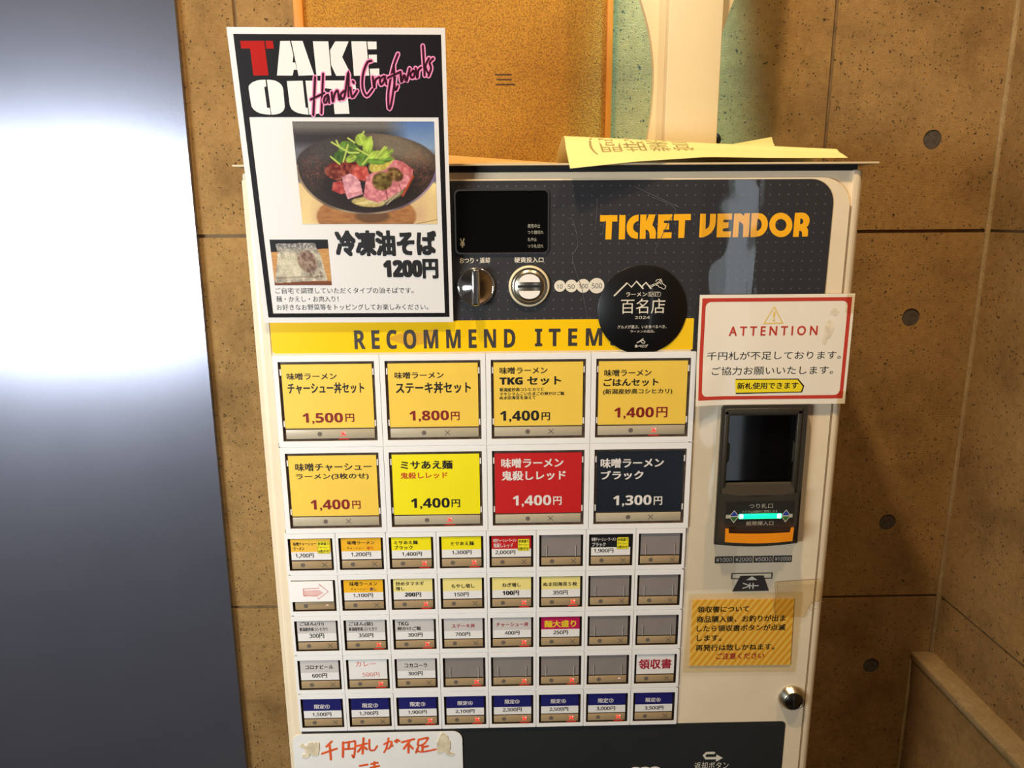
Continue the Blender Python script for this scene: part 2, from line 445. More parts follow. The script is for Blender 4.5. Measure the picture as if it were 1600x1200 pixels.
STROKES = {
 'mountain': [[(107.8, 399.8), (118.0, 410.1), (121.6, 406.6), (125.6, 411.3), (131.1, 405.5)], [(130.0, 406.8), (133.4, 410.3), (137.7, 405.4)]],
 'hand': [[(136.8, 407.5), (143.2, 410.3), (145.9, 413.1)], [(137.7, 406.7), (142.5, 408.9), (146.6, 411.5)], [(141.4, 411.0), (142.4, 412.3), (144.8, 412.7), (146.3, 410.9), (147.0, 409.5), (148.9, 407.8), (149.7, 407.3), (149.3, 405.3), (147.9, 404.8), (146.1, 405.9), (144.4, 406.4), (143.3, 407.8), (141.9, 407.8)], [(144.9, 409.9), (146.0, 408.8)]],
 'logo': [[(127.6, 360.5), (131.4, 362.8), (132.8, 364.0)], [(128.3, 360.7), (132.1, 362.8)], [(130.7, 362.8), (132.9, 362.4), (134.3, 361.1), (133.7, 359.9), (131.9, 360.4), (130.7, 361.7)]],
 'note': [[(-148.0, -15.1), (-153.1, -20.5)], [(-157.8, -28.1), (-143.7, -22.9)], [(-150.0, -19.2), (-149.8, -34.6)], [(-137.3, -16.1), (-138.4, -32.0)], [(-137.3, -16.8), (-128.9, -15.6), (-126.0, -16.3), (-128.0, -32.3), (-129.7, -30.2)], [(-131.9, -16.2), (-132.7, -23.1)], [(-137.7, -23.7), (-127.9, -23.2)], [(-124.4, -20.5), (-115.3, -18.0)], [(-118.0, -12.1), (-119.8, -29.0)], [(-119.6, -20.7), (-124.1, -26.8)], [(-118.4, -21.4), (-115.6, -24.2)], [(-112.7, -13.9), (-113.1, -22.2), (-112.0, -25.3), (-108.4, -25.1), (-105.8, -21.0)], [(-99.1, -19.1), (-94.2, -16.4), (-91.9, -17.2), (-93.9, -22.7), (-95.8, -24.0)], [(-94.7, -12.9), (-96.9, -22.6), (-99.5, -28.1)], [(-92.6, -19.2), (-91.4, -21.3)], [(-88.8, -15.9), (-87.1, -17.3)], [(-87.0, -14.5), (-84.6, -16.0)], [(-82.3, -17.4), (-70.8, -14.2)], [(-75.0, -16.2), (-80.8, -24.4)], [(-76.1, -18.9), (-76.7, -28.7)], [(-75.2, -21.0), (-72.3, -24.6)], [(-66.6, -15.7), (-67.4, -21.2), (-62.0, -20.0), (-57.6, -13.8)], [(-66.6, -15.0), (-58.1, -13.1)], [(-63.2, -20.6), (-63.4, -26.9)], [(-63.3, -23.4), (-58.4, -22.1)], [(-67.5, -23.3), (-69.5, -28.8)], [(-68.8, -26.8), (-63.4, -28.3), (-50.7, -25.8)], [(-123.1, -42.2), (-115.8, -41.0)], [(-112.2, -40.4), (-106.1, -39.2)], [(-109.1, -38.4), (-109.4, -44.7)], [(-113.0, -44.6), (-105.0, -42.7)]],
 'residueL': [[(-178.1, -18.6), (-176.1, -16.3), (-173.9, -18.7), (-171.5, -19.4), (-169.2, -15.3), (-166.5, -15.4), (-164.8, -17.1), (-162.9, -14.8), (-159.4, -16.2), (-159.8, -22.5), (-161.4, -29.4), (-165.7, -30.0), (-169.1, -27.8), (-170.0, -31.3), (-173.6, -32.6), (-176.5, -31.1), (-175.7, -28.3), (-173.3, -27.7), (-173.5, -22.1), (-176.4, -20.7)]],
 'residueR': [[(-46.7, -10.6), (-44.2, -7.9), (-41.3, -10.1), (-38.9, -12.2), (-38.7, -15.0), (-36.7, -18.5), (-37.5, -26.8), (-38.7, -27.5), (-36.3, -29.7), (-34.0, -30.4), (-33.4, -32.5), (-37.0, -33.1), (-41.2, -30.9), (-42.3, -28.1), (-47.2, -30.1), (-49.6, -29.3), (-49.7, -18.2), (-48.0, -15.4)]],
 'arrow': [[(-163.4, 142.1), (-149.8, 142.5), (-149.3, 146.5), (-141.5, 139.1), (-151.0, 131.9), (-151.2, 135.0), (-163.7, 135.5)]],
}
POSTER_TEXT = [('冷凍油そば', 63.3, 142.4, 54.2, 74.6, 3), ('1200円', 99.7, 143.2, 36.1, 52.1, 3), ('ご自宅で調理していただくタイプの油そばです。', 12.3, 122.7, 24.2, 29.1, 0), ('麺・かえし・お肉入り！', 12.3, 62.0, 17.4, 22.2, 0), ('お好きなお野菜等をトッピングしてお楽しみください。', 11.8, 134.0, 10.5, 15.4, 0)]
SCRIPT_STROKES = [[(59.2, 184.5), (55.5, 158.9)], [(65.2, 186.7), (61.5, 160.0)], [(54.7, 169.4), (65.0, 173.8)], [(67.5, 172.7), (65.0, 171.0), (64.1, 167.8), (65.8, 167.5), (67.8, 172.1), (67.8, 167.2)], [(70.3, 174.3), (70.5, 167.8), (72.5, 173.4), (74.8, 175.4), (75.3, 169.4), (77.0, 171.0)], [(79.7, 175.4), (76.8, 173.0), (77.1, 169.9), (79.6, 172.1), (83.5, 188.3), (82.3, 171.6)], [(84.2, 177.6), (84.8, 171.0), (88.8, 175.4)], [(86.2, 181.7), (86.8, 180.8)], [(100.5, 195.3), (97.5, 194.2), (94.0, 186.8), (92.9, 177.6), (95.4, 171.9), (100.2, 176.5)], [(100.8, 184.6), (101.4, 177.1), (102.5, 182.5), (105.7, 184.6)], [(108.8, 185.2), (106.0, 183.0), (106.4, 179.6), (108.8, 181.9), (109.7, 185.4), (110.5, 179.8)], [(119.8, 199.9), (115.7, 190.6), (111.5, 174.3), (111.2, 163.3), (113.4, 167.8), (117.1, 185.2)], [(116.5, 192.7), (116.3, 176.5), (118.5, 178.7)], [(111.5, 184.1), (121.1, 188.2)], [(121.0, 187.9), (121.3, 181.4), (123.6, 186.1), (124.9, 182.0), (127.7, 190.4)], [(130.2, 189.0), (128.2, 186.8), (128.7, 184.4), (130.7, 185.2), (131.1, 188.2), (130.2, 189.0)], [(132.0, 190.6), (132.9, 183.9), (133.9, 189.0), (136.1, 191.1)], [(137.8, 205.3), (138.4, 185.8)], [(142.0, 197.2), (139.1, 191.7), (141.5, 186.5)], [(144.9, 197.0), (142.3, 194.4), (143.1, 190.6), (141.1, 185.5)]]
TITLE_GLYPHS = [[[(94.9, 464.1), (108.8, 464.1), (108.9, 459.0), (104.7, 459.1), (104.4, 445.0), (99.5, 445.0), (99.8, 459.1), (95.0, 459.1)]], [[(110.4, 464.1), (115.4, 464.1), (115.3, 445.0), (110.3, 444.9)]], [[(125.9, 464.2), (123.5, 464.0), (121.2, 463.1), (118.8, 461.2), (117.3, 458.9), (116.5, 456.1), (116.5, 454.1), (116.8, 451.5), (117.5, 449.8), (118.9, 447.8), (120.5, 446.4), (122.9, 445.6), (125.8, 445.2), (125.8, 450.1), (124.2, 450.7), (123.0, 451.5), (122.0, 452.9), (121.7, 454.3), (121.9, 456.0), (122.5, 457.4), (123.9, 458.7), (125.9, 459.4)]], [[(127.3, 464.3), (132.3, 464.3), (132.1, 458.8), (134.1, 464.4), (139.5, 464.3), (137.2, 455.9), (138.6, 454.6), (139.5, 453.1), (140.0, 451.7), (140.3, 449.7), (140.2, 445.4), (135.5, 445.4), (135.0, 449.7), (134.4, 451.1), (133.7, 452.0), (132.8, 452.5), (131.9, 452.7), (132.1, 445.3), (127.3, 445.2)]], [[(141.7, 464.3), (153.1, 464.4), (153.0, 459.7), (146.5, 459.5), (146.5, 457.6), (150.8, 457.5), (150.8, 452.5), (146.3, 452.5), (146.3, 450.3), (153.1, 450.3), (153.0, 445.7), (141.5, 445.5)]], [[(154.2, 464.5), (168.0, 464.6), (168.1, 459.8), (163.6, 459.7), (163.4, 445.8), (158.5, 445.7), (158.5, 459.6), (154.3, 459.6)]], [[(175.6, 464.7), (180.1, 464.7), (180.4, 452.5), (181.9, 453.4), (182.9, 454.4), (183.5, 456.6), (183.6, 459.8), (183.5, 464.6), (188.2, 464.6), (188.4, 457.8), (187.9, 454.7), (186.9, 452.2), (185.6, 450.2), (183.6, 448.4), (181.6, 447.2), (179.1, 446.2), (175.5, 446.0)]], [[(189.5, 464.7), (201.4, 464.8), (201.4, 459.9), (194.6, 459.9), (194.6, 457.9), (198.9, 457.9), (198.9, 453.4), (194.5, 452.9), (194.6, 450.7), (201.3, 450.8), (201.2, 446.1), (189.7, 446.0)]], [[(203.0, 464.6), (207.5, 464.9), (209.2, 464.2), (210.9, 462.7), (211.2, 464.8), (215.6, 464.9), (215.9, 446.2), (211.0, 446.1), (211.0, 454.5), (210.6, 456.0), (209.6, 457.1), (208.6, 457.9), (207.3, 458.3), (207.2, 446.1), (202.7, 446.0)]], [[(217.0, 464.9), (221.7, 465.0), (224.1, 464.7), (226.0, 464.2), (227.9, 462.8), (229.5, 461.0), (230.4, 458.7), (230.8, 456.3), (230.6, 453.7), (229.8, 451.3), (228.3, 449.1), (226.5, 447.5), (224.1, 446.6), (221.4, 446.1), (217.2, 446.0)], [(222.0, 460.4), (223.4, 460.2), (224.4, 459.5), (225.3, 458.1), (225.8, 456.3), (225.7, 454.4), (225.2, 452.9), (223.9, 451.6), (221.9, 450.8)]], [[(250.8, 455.4), (250.8, 453.5), (250.4, 451.7), (249.7, 450.1), (248.6, 448.6), (247.3, 447.4), (245.7, 446.5), (244.0, 446.0), (242.1, 445.8), (240.3, 446.0), (238.5, 446.6), (236.8, 447.5), (235.2, 448.7), (234.0, 450.2), (233.0, 451.8), (232.3, 453.7), (232.0, 455.5), (232.0, 457.4), (232.4, 459.2), (233.2, 460.9), (234.2, 462.3), (235.6, 463.5), (237.1, 464.4), (238.9, 464.9), (240.7, 465.1), (242.5, 464.9), (244.3, 464.3), (246.0, 463.4), (247.5, 462.2), (248.8, 460.8), (249.8, 459.1), (250.5, 457.3)], [(246.0, 455.4), (245.9, 454.2), (245.5, 453.1), (244.9, 452.1), (244.0, 451.4), (242.9, 450.9), (241.8, 450.7), (240.6, 450.9), (239.4, 451.4), (238.4, 452.2), (237.6, 453.1), (237.1, 454.3), (236.9, 455.5), (236.9, 456.7), (237.3, 457.9), (237.9, 458.8), (238.8, 459.6), (239.9, 460.0), (241.0, 460.2), (242.2, 460.0), (243.4, 459.5), (244.4, 458.8), (245.2, 457.8), (245.7, 456.7)]], [[(252.2, 464.9), (257.6, 465.1), (259.9, 464.8), (261.6, 463.9), (263.3, 462.4), (264.3, 460.5), (264.6, 458.1), (264.2, 456.1), (263.6, 454.7), (262.5, 453.6), (263.4, 452.4), (264.0, 451.0), (264.1, 446.2), (259.5, 446.1), (259.3, 448.2), (258.9, 449.8), (257.9, 450.6), (256.7, 450.8), (256.7, 446.0), (252.0, 445.9)], [(256.9, 460.5), (257.9, 460.4), (258.7, 459.9), (259.5, 458.3), (259.3, 457.2), (258.7, 456.4), (257.0, 455.8)]]]
POSTER_GLYPHS = [('R', [(8.6, 208.1), (25.5, 208.2), (25.9, 185.6), (15.0, 185.4), (14.9, 203.2), (8.7, 203.1)]), ('R', [(26.3, 208.2), (31.6, 208.2), (31.8, 203.2), (26.5, 203.0)]), ('W', [(36.8, 208.1), (43.7, 208.2), (45.1, 198.9), (44.1, 194.2), (45.9, 194.2), (46.7, 189.4), (44.4, 189.4), (43.2, 185.5), (31.9, 185.5)]), ('W', [(44.6, 208.2), (52.6, 208.2), (58.7, 185.8), (47.4, 185.4)]), ('W', [(59.9, 208.0), (70.8, 208.0), (71.0, 185.6), (60.3, 185.4)]), ('W', [(75.7, 208.0), (85.2, 208.0), (79.8, 197.8), (85.6, 185.6), (74.5, 185.4), (71.5, 192.3), (71.5, 202.3)]), ('W', [(87.1, 208.1), (97.8, 208.1), (98.3, 185.6), (87.3, 185.5)]), ('W', [(98.4, 208.0), (105.0, 208.0), (104.8, 203.0), (98.7, 202.9)]), ('W', [(98.7, 199.4), (104.7, 199.5), (104.4, 194.5), (98.9, 194.5)]), ('W', [(99.0, 190.2), (105.8, 190.4), (105.6, 185.5), (99.1, 185.5)]), ('W', [(23.4, 182.7), (20.0, 182.6), (17.0, 182.1), (13.9, 181.0), (11.8, 179.6), (10.7, 178.2), (10.5, 176.5), (10.9, 165.9), (11.3, 164.0), (12.4, 162.4), (14.2, 161.0), (16.7, 159.9), (20.3, 159.2), (24.3, 158.9), (24.2, 163.7), (22.2, 163.7), (21.9, 177.8), (23.4, 178.2)]), ('W', [(24.3, 182.7), (27.3, 182.6), (30.2, 182.1), (32.7, 180.9), (34.5, 179.3), (35.1, 177.8), (35.4, 175.9), (35.2, 164.6), (34.7, 162.9), (33.6, 161.5), (32.0, 160.3), (30.1, 159.6), (27.7, 159.1), (24.8, 158.9)]), ('W', [(38.6, 181.8), (50.0, 182.1), (50.3, 164.0), (51.8, 163.7), (52.0, 159.0), (47.8, 159.4), (44.2, 160.2), (41.8, 161.3), (40.1, 162.7), (39.3, 164.3), (38.9, 166.5)]), ('W', [(52.0, 182.1), (63.2, 182.1), (62.9, 175.9), (62.8, 164.6), (62.0, 160.2), (57.6, 159.5), (52.5, 159.0)]), ('W', [(65.4, 182.3), (87.9, 182.3), (88.1, 176.6), (81.4, 176.6), (82.0, 159.7), (71.2, 159.5), (70.7, 176.6), (65.7, 177.1)])]
MO = (0, -120, 1030)
def top(mb, name, origin, label, cat, group=None, kind=None):
    """a top-level object made of one mesh, its origin at the given panel point (mm)"""
    o = mb.build(name, off=(-origin[0], -origin[1], -origin[2]), kind=kind)
    o.location = (origin[0]/1000, origin[1]/1000, origin[2]/1000+Z0)
    if label:
        tag(o, label, cat, group)
    return o

# ------------------------------------------------------------------ materials
def concrete(name, base, dark, pit=0.95):
    m = bpy.data.materials.new(name)
    m.use_nodes = True
    nt = m.node_tree
    b = nt.nodes['Principled BSDF']
    b.inputs['Roughness'].default_value = 0.62
    b.inputs['Specular IOR Level'].default_value = 0.35
    tc = nt.nodes.new('ShaderNodeTexCoord')
    def noise(scale, detail, rough=0.6):
        n = nt.nodes.new('ShaderNodeTexNoise')
        n.inputs['Scale'].default_value = scale
        n.inputs['Detail'].default_value = detail
        n.inputs['Roughness'].default_value = rough
        nt.links.new(tc.outputs['Object'], n.inputs['Vector'])
        return n
    def ramp(src, stops):
        r = nt.nodes.new('ShaderNodeValToRGB')
        while len(r.color_ramp.elements) > 1:
            r.color_ramp.elements.remove(r.color_ramp.elements[-1])
        for i, (p, c) in enumerate(stops):
            e = r.color_ramp.elements[0] if i == 0 else r.color_ramp.elements.new(p)
            e.position = p
            e.color = (*c, 1)
        nt.links.new(src, r.inputs['Fac'])
        return r
    big = noise(9, 6)
    col = ramp(big.outputs['Fac'], [(0.3, lin(dark)), (0.52, lin(base)), (0.75, lin([min(255, x*1.08) for x in base]))])
    mott = noise(110, 8, 0.8)
    mr = ramp(mott.outputs['Fac'], [(0.35, (0.62, 0.59, 0.54)), (0.62, (1, 1, 1))])
    mul = nt.nodes.new('ShaderNodeMixRGB'); mul.blend_type = 'MULTIPLY'; mul.inputs[0].default_value = 0.65
    nt.links.new(col.outputs[0], mul.inputs[1]); nt.links.new(mr.outputs[0], mul.inputs[2])
    # air-bubble pits of two sizes
    def pits(scale, size, thr):
        v = nt.nodes.new('ShaderNodeTexVoronoi')
        v.inputs['Scale'].default_value = scale
        warp = noise(scale*2.6, 3)
        ad = nt.nodes.new('ShaderNodeMixRGB'); ad.blend_type = 'ADD'; ad.inputs[0].default_value = 1.3/scale
        nt.links.new(tc.outputs['Object'], ad.inputs[1]); nt.links.new(warp.outputs['Color'], ad.inputs[2])
        nt.links.new(ad.outputs[0], v.inputs['Vector'])
        sep = nt.nodes.new('ShaderNodeSeparateColor')
        nt.links.new(v.outputs['Color'], sep.inputs[0])
        gate = nt.nodes.new('ShaderNodeMath'); gate.operation = 'GREATER_THAN'; gate.inputs[1].default_value = thr
        nt.links.new(sep.outputs[0], gate.inputs[0])
        near = nt.nodes.new('ShaderNodeMath'); near.operation = 'LESS_THAN'
        sz = nt.nodes.new('ShaderNodeMath'); sz.operation = 'MULTIPLY'; sz.inputs[1].default_value = size
        nt.links.new(sep.outputs[1], sz.inputs[0])
        nt.links.new(v.outputs['Distance'], near.inputs[0]); nt.links.new(sz.outputs[0], near.inputs[1])
        p = nt.nodes.new('ShaderNodeMath'); p.operation = 'MULTIPLY'
        nt.links.new(gate.outputs[0], p.inputs[0]); nt.links.new(near.outputs[0], p.inputs[1])
        return p
    p1 = pits(95, 0.20, 0.70)
    p2 = pits(250, 0.30, 0.50)
    mxp = nt.nodes.new('ShaderNodeMath'); mxp.operation = 'MAXIMUM'
    nt.links.new(p1.outputs[0], mxp.inputs[0]); nt.links.new(p2.outputs[0], mxp.inputs[1])
    fin = nt.nodes.new('ShaderNodeMixRGB'); fin.inputs[2].default_value = (*lin([x*0.30 for x in dark]), 1)
    sc = nt.nodes.new('ShaderNodeMath'); sc.operation = 'MULTIPLY'; sc.inputs[1].default_value = pit
    nt.links.new(mxp.outputs[0], sc.inputs[0])
    nt.links.new(sc.outputs[0], fin.inputs[0]); nt.links.new(mul.outputs[0], fin.inputs[1])
    nt.links.new(fin.outputs[0], b.inputs['Base Color'])
    fine = noise(600, 4, 0.75)
    sub = nt.nodes.new('ShaderNodeMath'); sub.operation = 'SUBTRACT'
    nt.links.new(fine.outputs['Fac'], sub.inputs[0]); nt.links.new(mxp.outputs[0], sub.inputs[1])
    bp = nt.nodes.new('ShaderNodeBump'); bp.inputs['Strength'].default_value = 1.0; bp.inputs['Distance'].default_value = 0.0034
    nt.links.new(sub.outputs[0], bp.inputs['Height']); nt.links.new(bp.outputs['Normal'], b.inputs['Normal'])
    MATS[name] = m
    return m

concrete('concrete', (184, 144, 86), (144, 109, 60))
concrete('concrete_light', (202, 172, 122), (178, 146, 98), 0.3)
mat('groove', (112, 88, 56), 0.8, noise=0.3)
mat('plug', (74, 66, 58), 0.75, noise=0.35, nscale=250, bump=0.3)
mat('floor_tile', (120, 110, 100), 0.5, noise=0.2, nscale=8)
mat('ceiling_paint', (150, 140, 130), 0.9, noise=0.05)
mat('steel', (146, 148, 162), 0.25, metal=0.86, noise=0.04, nscale=14, bump=0.02, bscale=400)
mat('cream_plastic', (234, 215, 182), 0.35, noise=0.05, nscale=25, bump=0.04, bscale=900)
mat('cabinet_paint', (226, 214, 190), 0.42, noise=0.06, nscale=12)
mat('white_plastic', (240, 236, 230), 0.30, noise=0.03, nscale=30)
mat('seam', (150, 126, 92), 0.8, noise=0.2)
mat('black_gap', (22, 21, 20), 0.6, noise=0.2)
mat('lid_board', (214, 190, 150), 0.5, noise=0.08)
mat('band_yellow', (250, 199, 12), 0.28, noise=0.04, nscale=10, coat=0.3)
mat('stain', (214, 160, 20), 0.5, noise=0.15, nscale=120)
mat('print_dark', (58, 52, 48), 0.5, noise=0.05)
mat('k', (22, 17, 14), 0.55, noise=0.05)
mat('r', (140, 18, 14), 0.55, noise=0.05)
mat('s', (205, 52, 22), 0.55, noise=0.05)
mat('m', (175, 28, 48), 0.55, noise=0.05)
mat('n', (34, 30, 110), 0.55, noise=0.05)
mat('w', (240, 231, 221), 0.5, noise=0.02)
mat('h', (220, 78, 40), 0.6, noise=0.2, nscale=400)
mat('y', (250, 215, 40), 0.5, noise=0.03)
mat('o', (196, 58, 40), 0.55, noise=0.05)
mat('Y', (236, 200, 100), 0.55, noise=0.05)
mat('g', (226, 216, 196), 0.5, noise=0.03)
mat('G', (176, 172, 152), 0.5, noise=0.03)
mat('d', (70, 66, 64), 0.5, noise=0.03)
mat('amber', (250, 180, 22), 0.3, noise=0.03, coat=0.4)
mat('chrome', (228, 226, 222), 0.10, metal=1.0, noise=0.02)
mat('brushed', (205, 196, 176), 0.26, metal=1.0, noise=0.05, nscale=200)
mat('dark_metal', (92, 88, 84), 0.3, metal=1.0, noise=0.05)
mat('glass_black', (8, 7, 7), 0.05, noise=0.1, spec=0.4)
mat('acceptor_plastic', (54, 49, 39), 0.42, noise=0.06, nscale=300, bump=0.05, bscale=1500)
mat('acceptor_label', (36, 35, 30), 0.4, noise=0.05)
mat('tray_orange', (246, 146, 14), 0.35, noise=0.04)
mat('led_green', (20, 235, 170), 0.3, emit=(10, 240, 160), estr=1.3, noise=0.02)
mat('led_green_core', (190, 255, 225), 0.3, emit=(170, 255, 215), estr=2.6, noise=0.02)
mat('led_red', (255, 60, 50), 0.3, emit=(255, 48, 40), estr=1.5, noise=0.02)
mat('led_red_core', (255, 200, 190), 0.3, emit=(255, 190, 180), estr=2.2, noise=0.02)
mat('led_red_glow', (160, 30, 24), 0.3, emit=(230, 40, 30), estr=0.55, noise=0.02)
mat('blue_print', (36, 60, 150), 0.5, noise=0.03)
mat('green_print', (44, 104, 44), 0.5, noise=0.03)
mat('well_dark', (44, 33, 26), 0.5, noise=0.4, nscale=160, spec=0.2)
mat('well_brown', (88, 72, 60), 0.3, noise=0.4, nscale=160)
mat('strip_grey', (182, 168, 140), 0.38, noise=0.03, nscale=200)
mat('strip_tan', (168, 142, 104), 0.38, noise=0.03, nscale=200)
mat('mark', (104, 92, 80), 0.6, noise=0.05)
mat('blank_grey', (146, 136, 128), 0.34, noise=0.05, nscale=60)
mat('clip_clear', (190, 184, 178), 0.12, noise=0.02, coat=0.5)
CARD = dict(yellow=(252, 210, 78), yellow_b=(255, 236, 10), red=(205, 26, 24), navy=(20, 28, 38), amber=(252, 196, 62),
            amber_b=(250, 186, 30), black=(22, 22, 24), pale=(250, 230, 140), grey=(214, 206, 198), white=(246, 240, 232),
            crimson=(196, 22, 84), blue=(26, 26, 104))
for k, c in CARD.items():
    mat('card_'+k, c, 0.5, noise=0.03, nscale=40)
mat('badge_yellow', (252, 236, 40), 0.5, noise=0.02)
clear_mat('cover_clear', (254, 254, 254), 0.025, 0.12, edge=0.06)
clear_mat('film_clear', (253, 253, 253), 0.07, 0.03, bump=0.1, bscale=14, stretch=(1.6, 1, 0.7))
clear_mat('pouch_clear', (254, 251, 244), 0.03, 0.12, bump=0.3, bscale=25)
clear_mat('tape_clear', (253, 249, 240), 0.03, 0.16, bump=0.6, bscale=60)
mat('paper_white', (236, 229, 221), 0.38, noise=0.02, nscale=20, coat=0.25, bump=0.03, bscale=20)
mat('paper_black', (22, 16, 16), 0.55, noise=0.08, nscale=40, spec=0.2)
mat('poster_red', (180, 22, 10), 0.6, noise=0.04, spec=0.15)
mat('poster_pink', (238, 110, 160), 0.5, noise=0.03)
mat('poster_pink_light', (250, 176, 208), 0.5, noise=0.03)
mat('poster_maroon', (52, 4, 18), 0.5, spec=0.2, noise=0.03)
mat('attention_paper', (243, 232, 212), 0.34, noise=0.05, nscale=14, coat=0.3, bump=0.05, bscale=12)
mat('attention_stain', (234, 219, 190), 0.5, noise=0.2, nscale=200)
mat('marker_yellow', (246, 222, 36), 0.5, noise=0.04)
mat('sticker_black', (17, 16, 16), 0.32, noise=0.1, coat=0.3)
mat('note_white', (240, 236, 228), 0.34, noise=0.03, coat=0.3)
mat('brush_orange', (232, 92, 40), 0.55, noise=0.25, nscale=220)
mat('residue', (222, 206, 172), 0.7, noise=0.25, nscale=120, bump=0.4, bscale=250)
mat('yellow_paper', (236, 220, 150), 0.75, noise=0.02, nscale=30)
mat('pencil', (150, 136, 84), 0.8, noise=0.2)
mat('manila', (226, 190, 122), 0.7, noise=0.06)
mat('stand_plastic', (220, 203, 164), 0.42, noise=0.03, nscale=20)
mat('board_wood', (206, 128, 44), 0.5, noise=0.12, nscale=30, stretch=(6, 6, 0.7))
mat('board_mark', (58, 36, 18), 0.8, noise=0.1)

mat('crease', (104, 101, 100), 0.25, noise=0.4, nscale=150)
def cork():
    m = mat('cork', (214, 140, 52), 0.85, bump=0.9, bscale=620)
    nt = m.node_tree; b = nt.nodes['Principled BSDF']
    tc = nt.nodes.new('ShaderNodeTexCoord')
    n = nt.nodes.new('ShaderNodeTexNoise'); n.inputs['Scale'].default_value = 620; n.inputs['Detail'].default_value = 3
    n3 = nt.nodes.new('ShaderNodeTexNoise'); n3.inputs['Scale'].default_value = 14; n3.inputs['Detail'].default_value = 4
    r = nt.nodes.new('ShaderNodeValToRGB'); r.color_ramp.elements[0].position = 0.30; r.color_ramp.elements[1].position = 0.62
    r.color_ramp.elements[0].color = (*lin((118, 74, 15)), 1); r.color_ramp.elements[1].color = (*lin((178, 127, 33)), 1)
    r3 = nt.nodes.new('ShaderNodeValToRGB'); r3.color_ramp.elements[0].position = 0.3; r3.color_ramp.elements[1].position = 0.6
    r3.color_ramp.elements[0].color = (0.74, 0.66, 0.55, 1); r3.color_ramp.elements[1].color = (1, 1, 1, 1)
    mu = nt.nodes.new('ShaderNodeMixRGB'); mu.blend_type = 'MULTIPLY'; mu.inputs[0].default_value = 0.7
    nt.links.new(tc.outputs['Object'], n.inputs['Vector']); nt.links.new(tc.outputs['Object'], n3.inputs['Vector'])
    nt.links.new(n.outputs['Fac'], r.inputs[0]); nt.links.new(n3.outputs['Fac'], r3.inputs[0])
    nt.links.new(r.outputs[0], mu.inputs[1]); nt.links.new(r3.outputs[0], mu.inputs[2])
    nt.links.new(mu.outputs[0], b.inputs['Base Color'])
cork()

def fascia_mat():
    """dark printed sheet with a lattice of small paler dots under a slightly wavy clear film"""
    m = mat('fascia', (46, 45, 47), 0.45, coat=0.7, bump=0.35, bscale=13, stretch=(1.8, 1.0, 0.6), coat_rough=0.03)
    nt = m.node_tree; b = nt.nodes['Principled BSDF']
    b.inputs['Normal'].default_value = (0, 0, 0)
    for l in list(b.inputs['Normal'].links):
        nt.links.remove(l)
    tc = nt.nodes.new('ShaderNodeTexCoord')
    sp = nt.nodes.new('ShaderNodeSeparateXYZ')
    nt.links.new(tc.outputs['Object'], sp.inputs[0])
    def mth(op, a, bb):
        n = nt.nodes.new('ShaderNodeMath'); n.operation = op
        for i, q in enumerate((a, bb)):
            if q is None: continue
            if isinstance(q, (int, float)): n.inputs[i].default_value = q
            else: nt.links.new(q, n.inputs[i])
        return n.outputs[0]
    P = 0.00752
    def cell(o, off):
        q = mth('MULTIPLY', mth('ADD', o, off), 1/P)
        return mth('SUBTRACT', mth('FRACT', q, None), 0.5)
    x = cell(sp.outputs[0], 10.0); z = cell(sp.outputs[2], 10.0)
    d = mth('SQRT', mth('ADD', mth('MULTIPLY', x, x), mth('MULTIPLY', z, z)), None)
    dot = mth('LESS_THAN', d, 0.085)
    mx = nt.nodes.new('ShaderNodeMixRGB')
    mx.inputs[1].default_value = (*lin((46, 45, 47)), 1); mx.inputs[2].default_value = (*lin((86, 85, 86)), 1)
    nt.links.new(dot, mx.inputs[0]); nt.links.new(mx.outputs[0], b.inputs['Base Color'])
fascia_mat()

def stripe_mat():
    m = mat('receipt_yellow', (238, 182, 62), 0.5)
    nt = m.node_tree; b = nt.nodes['Principled BSDF']
    tc = nt.nodes.new('ShaderNodeTexCoord')
    mp = nt.nodes.new('ShaderNodeMapping'); mp.inputs['Rotation'].default_value = (0, math.radians(-35), 0)
    w = nt.nodes.new('ShaderNodeTexWave'); w.inputs['Scale'].default_value = 62; w.bands_direction = 'X'; w.inputs['Distortion'].default_value = 0.0
    r = nt.nodes.new('ShaderNodeValToRGB'); r.color_ramp.elements[0].position = 0.40; r.color_ramp.elements[1].position = 0.62
    r.color_ramp.elements[0].color = (*lin((240, 176, 52)), 1); r.color_ramp.elements[1].color = (*lin((252, 212, 104)), 1)
    nt.links.new(tc.outputs['Object'], mp.inputs[0]); nt.links.new(mp.outputs[0], w.inputs[0])
    nt.links.new(w.outputs['Fac'], r.inputs[0]); nt.links.new(r.outputs[0], b.inputs['Base Color'])
stripe_mat()

def picture_mat(name):
    m = bpy.data.materials.new(name); m.use_nodes = True
    nt = m.node_tree; b = nt.nodes['Principled BSDF']
    b.inputs['Roughness'].default_value = 0.5; b.inputs['Specular IOR Level'].default_value = 0.3
    a = nt.nodes.new('ShaderNodeVertexColor'); a.layer_name = 'print'
    nt.links.new(a.outputs['Color'], b.inputs['Base Color'])
    MATS[name] = m
picture_mat('printed_photo')

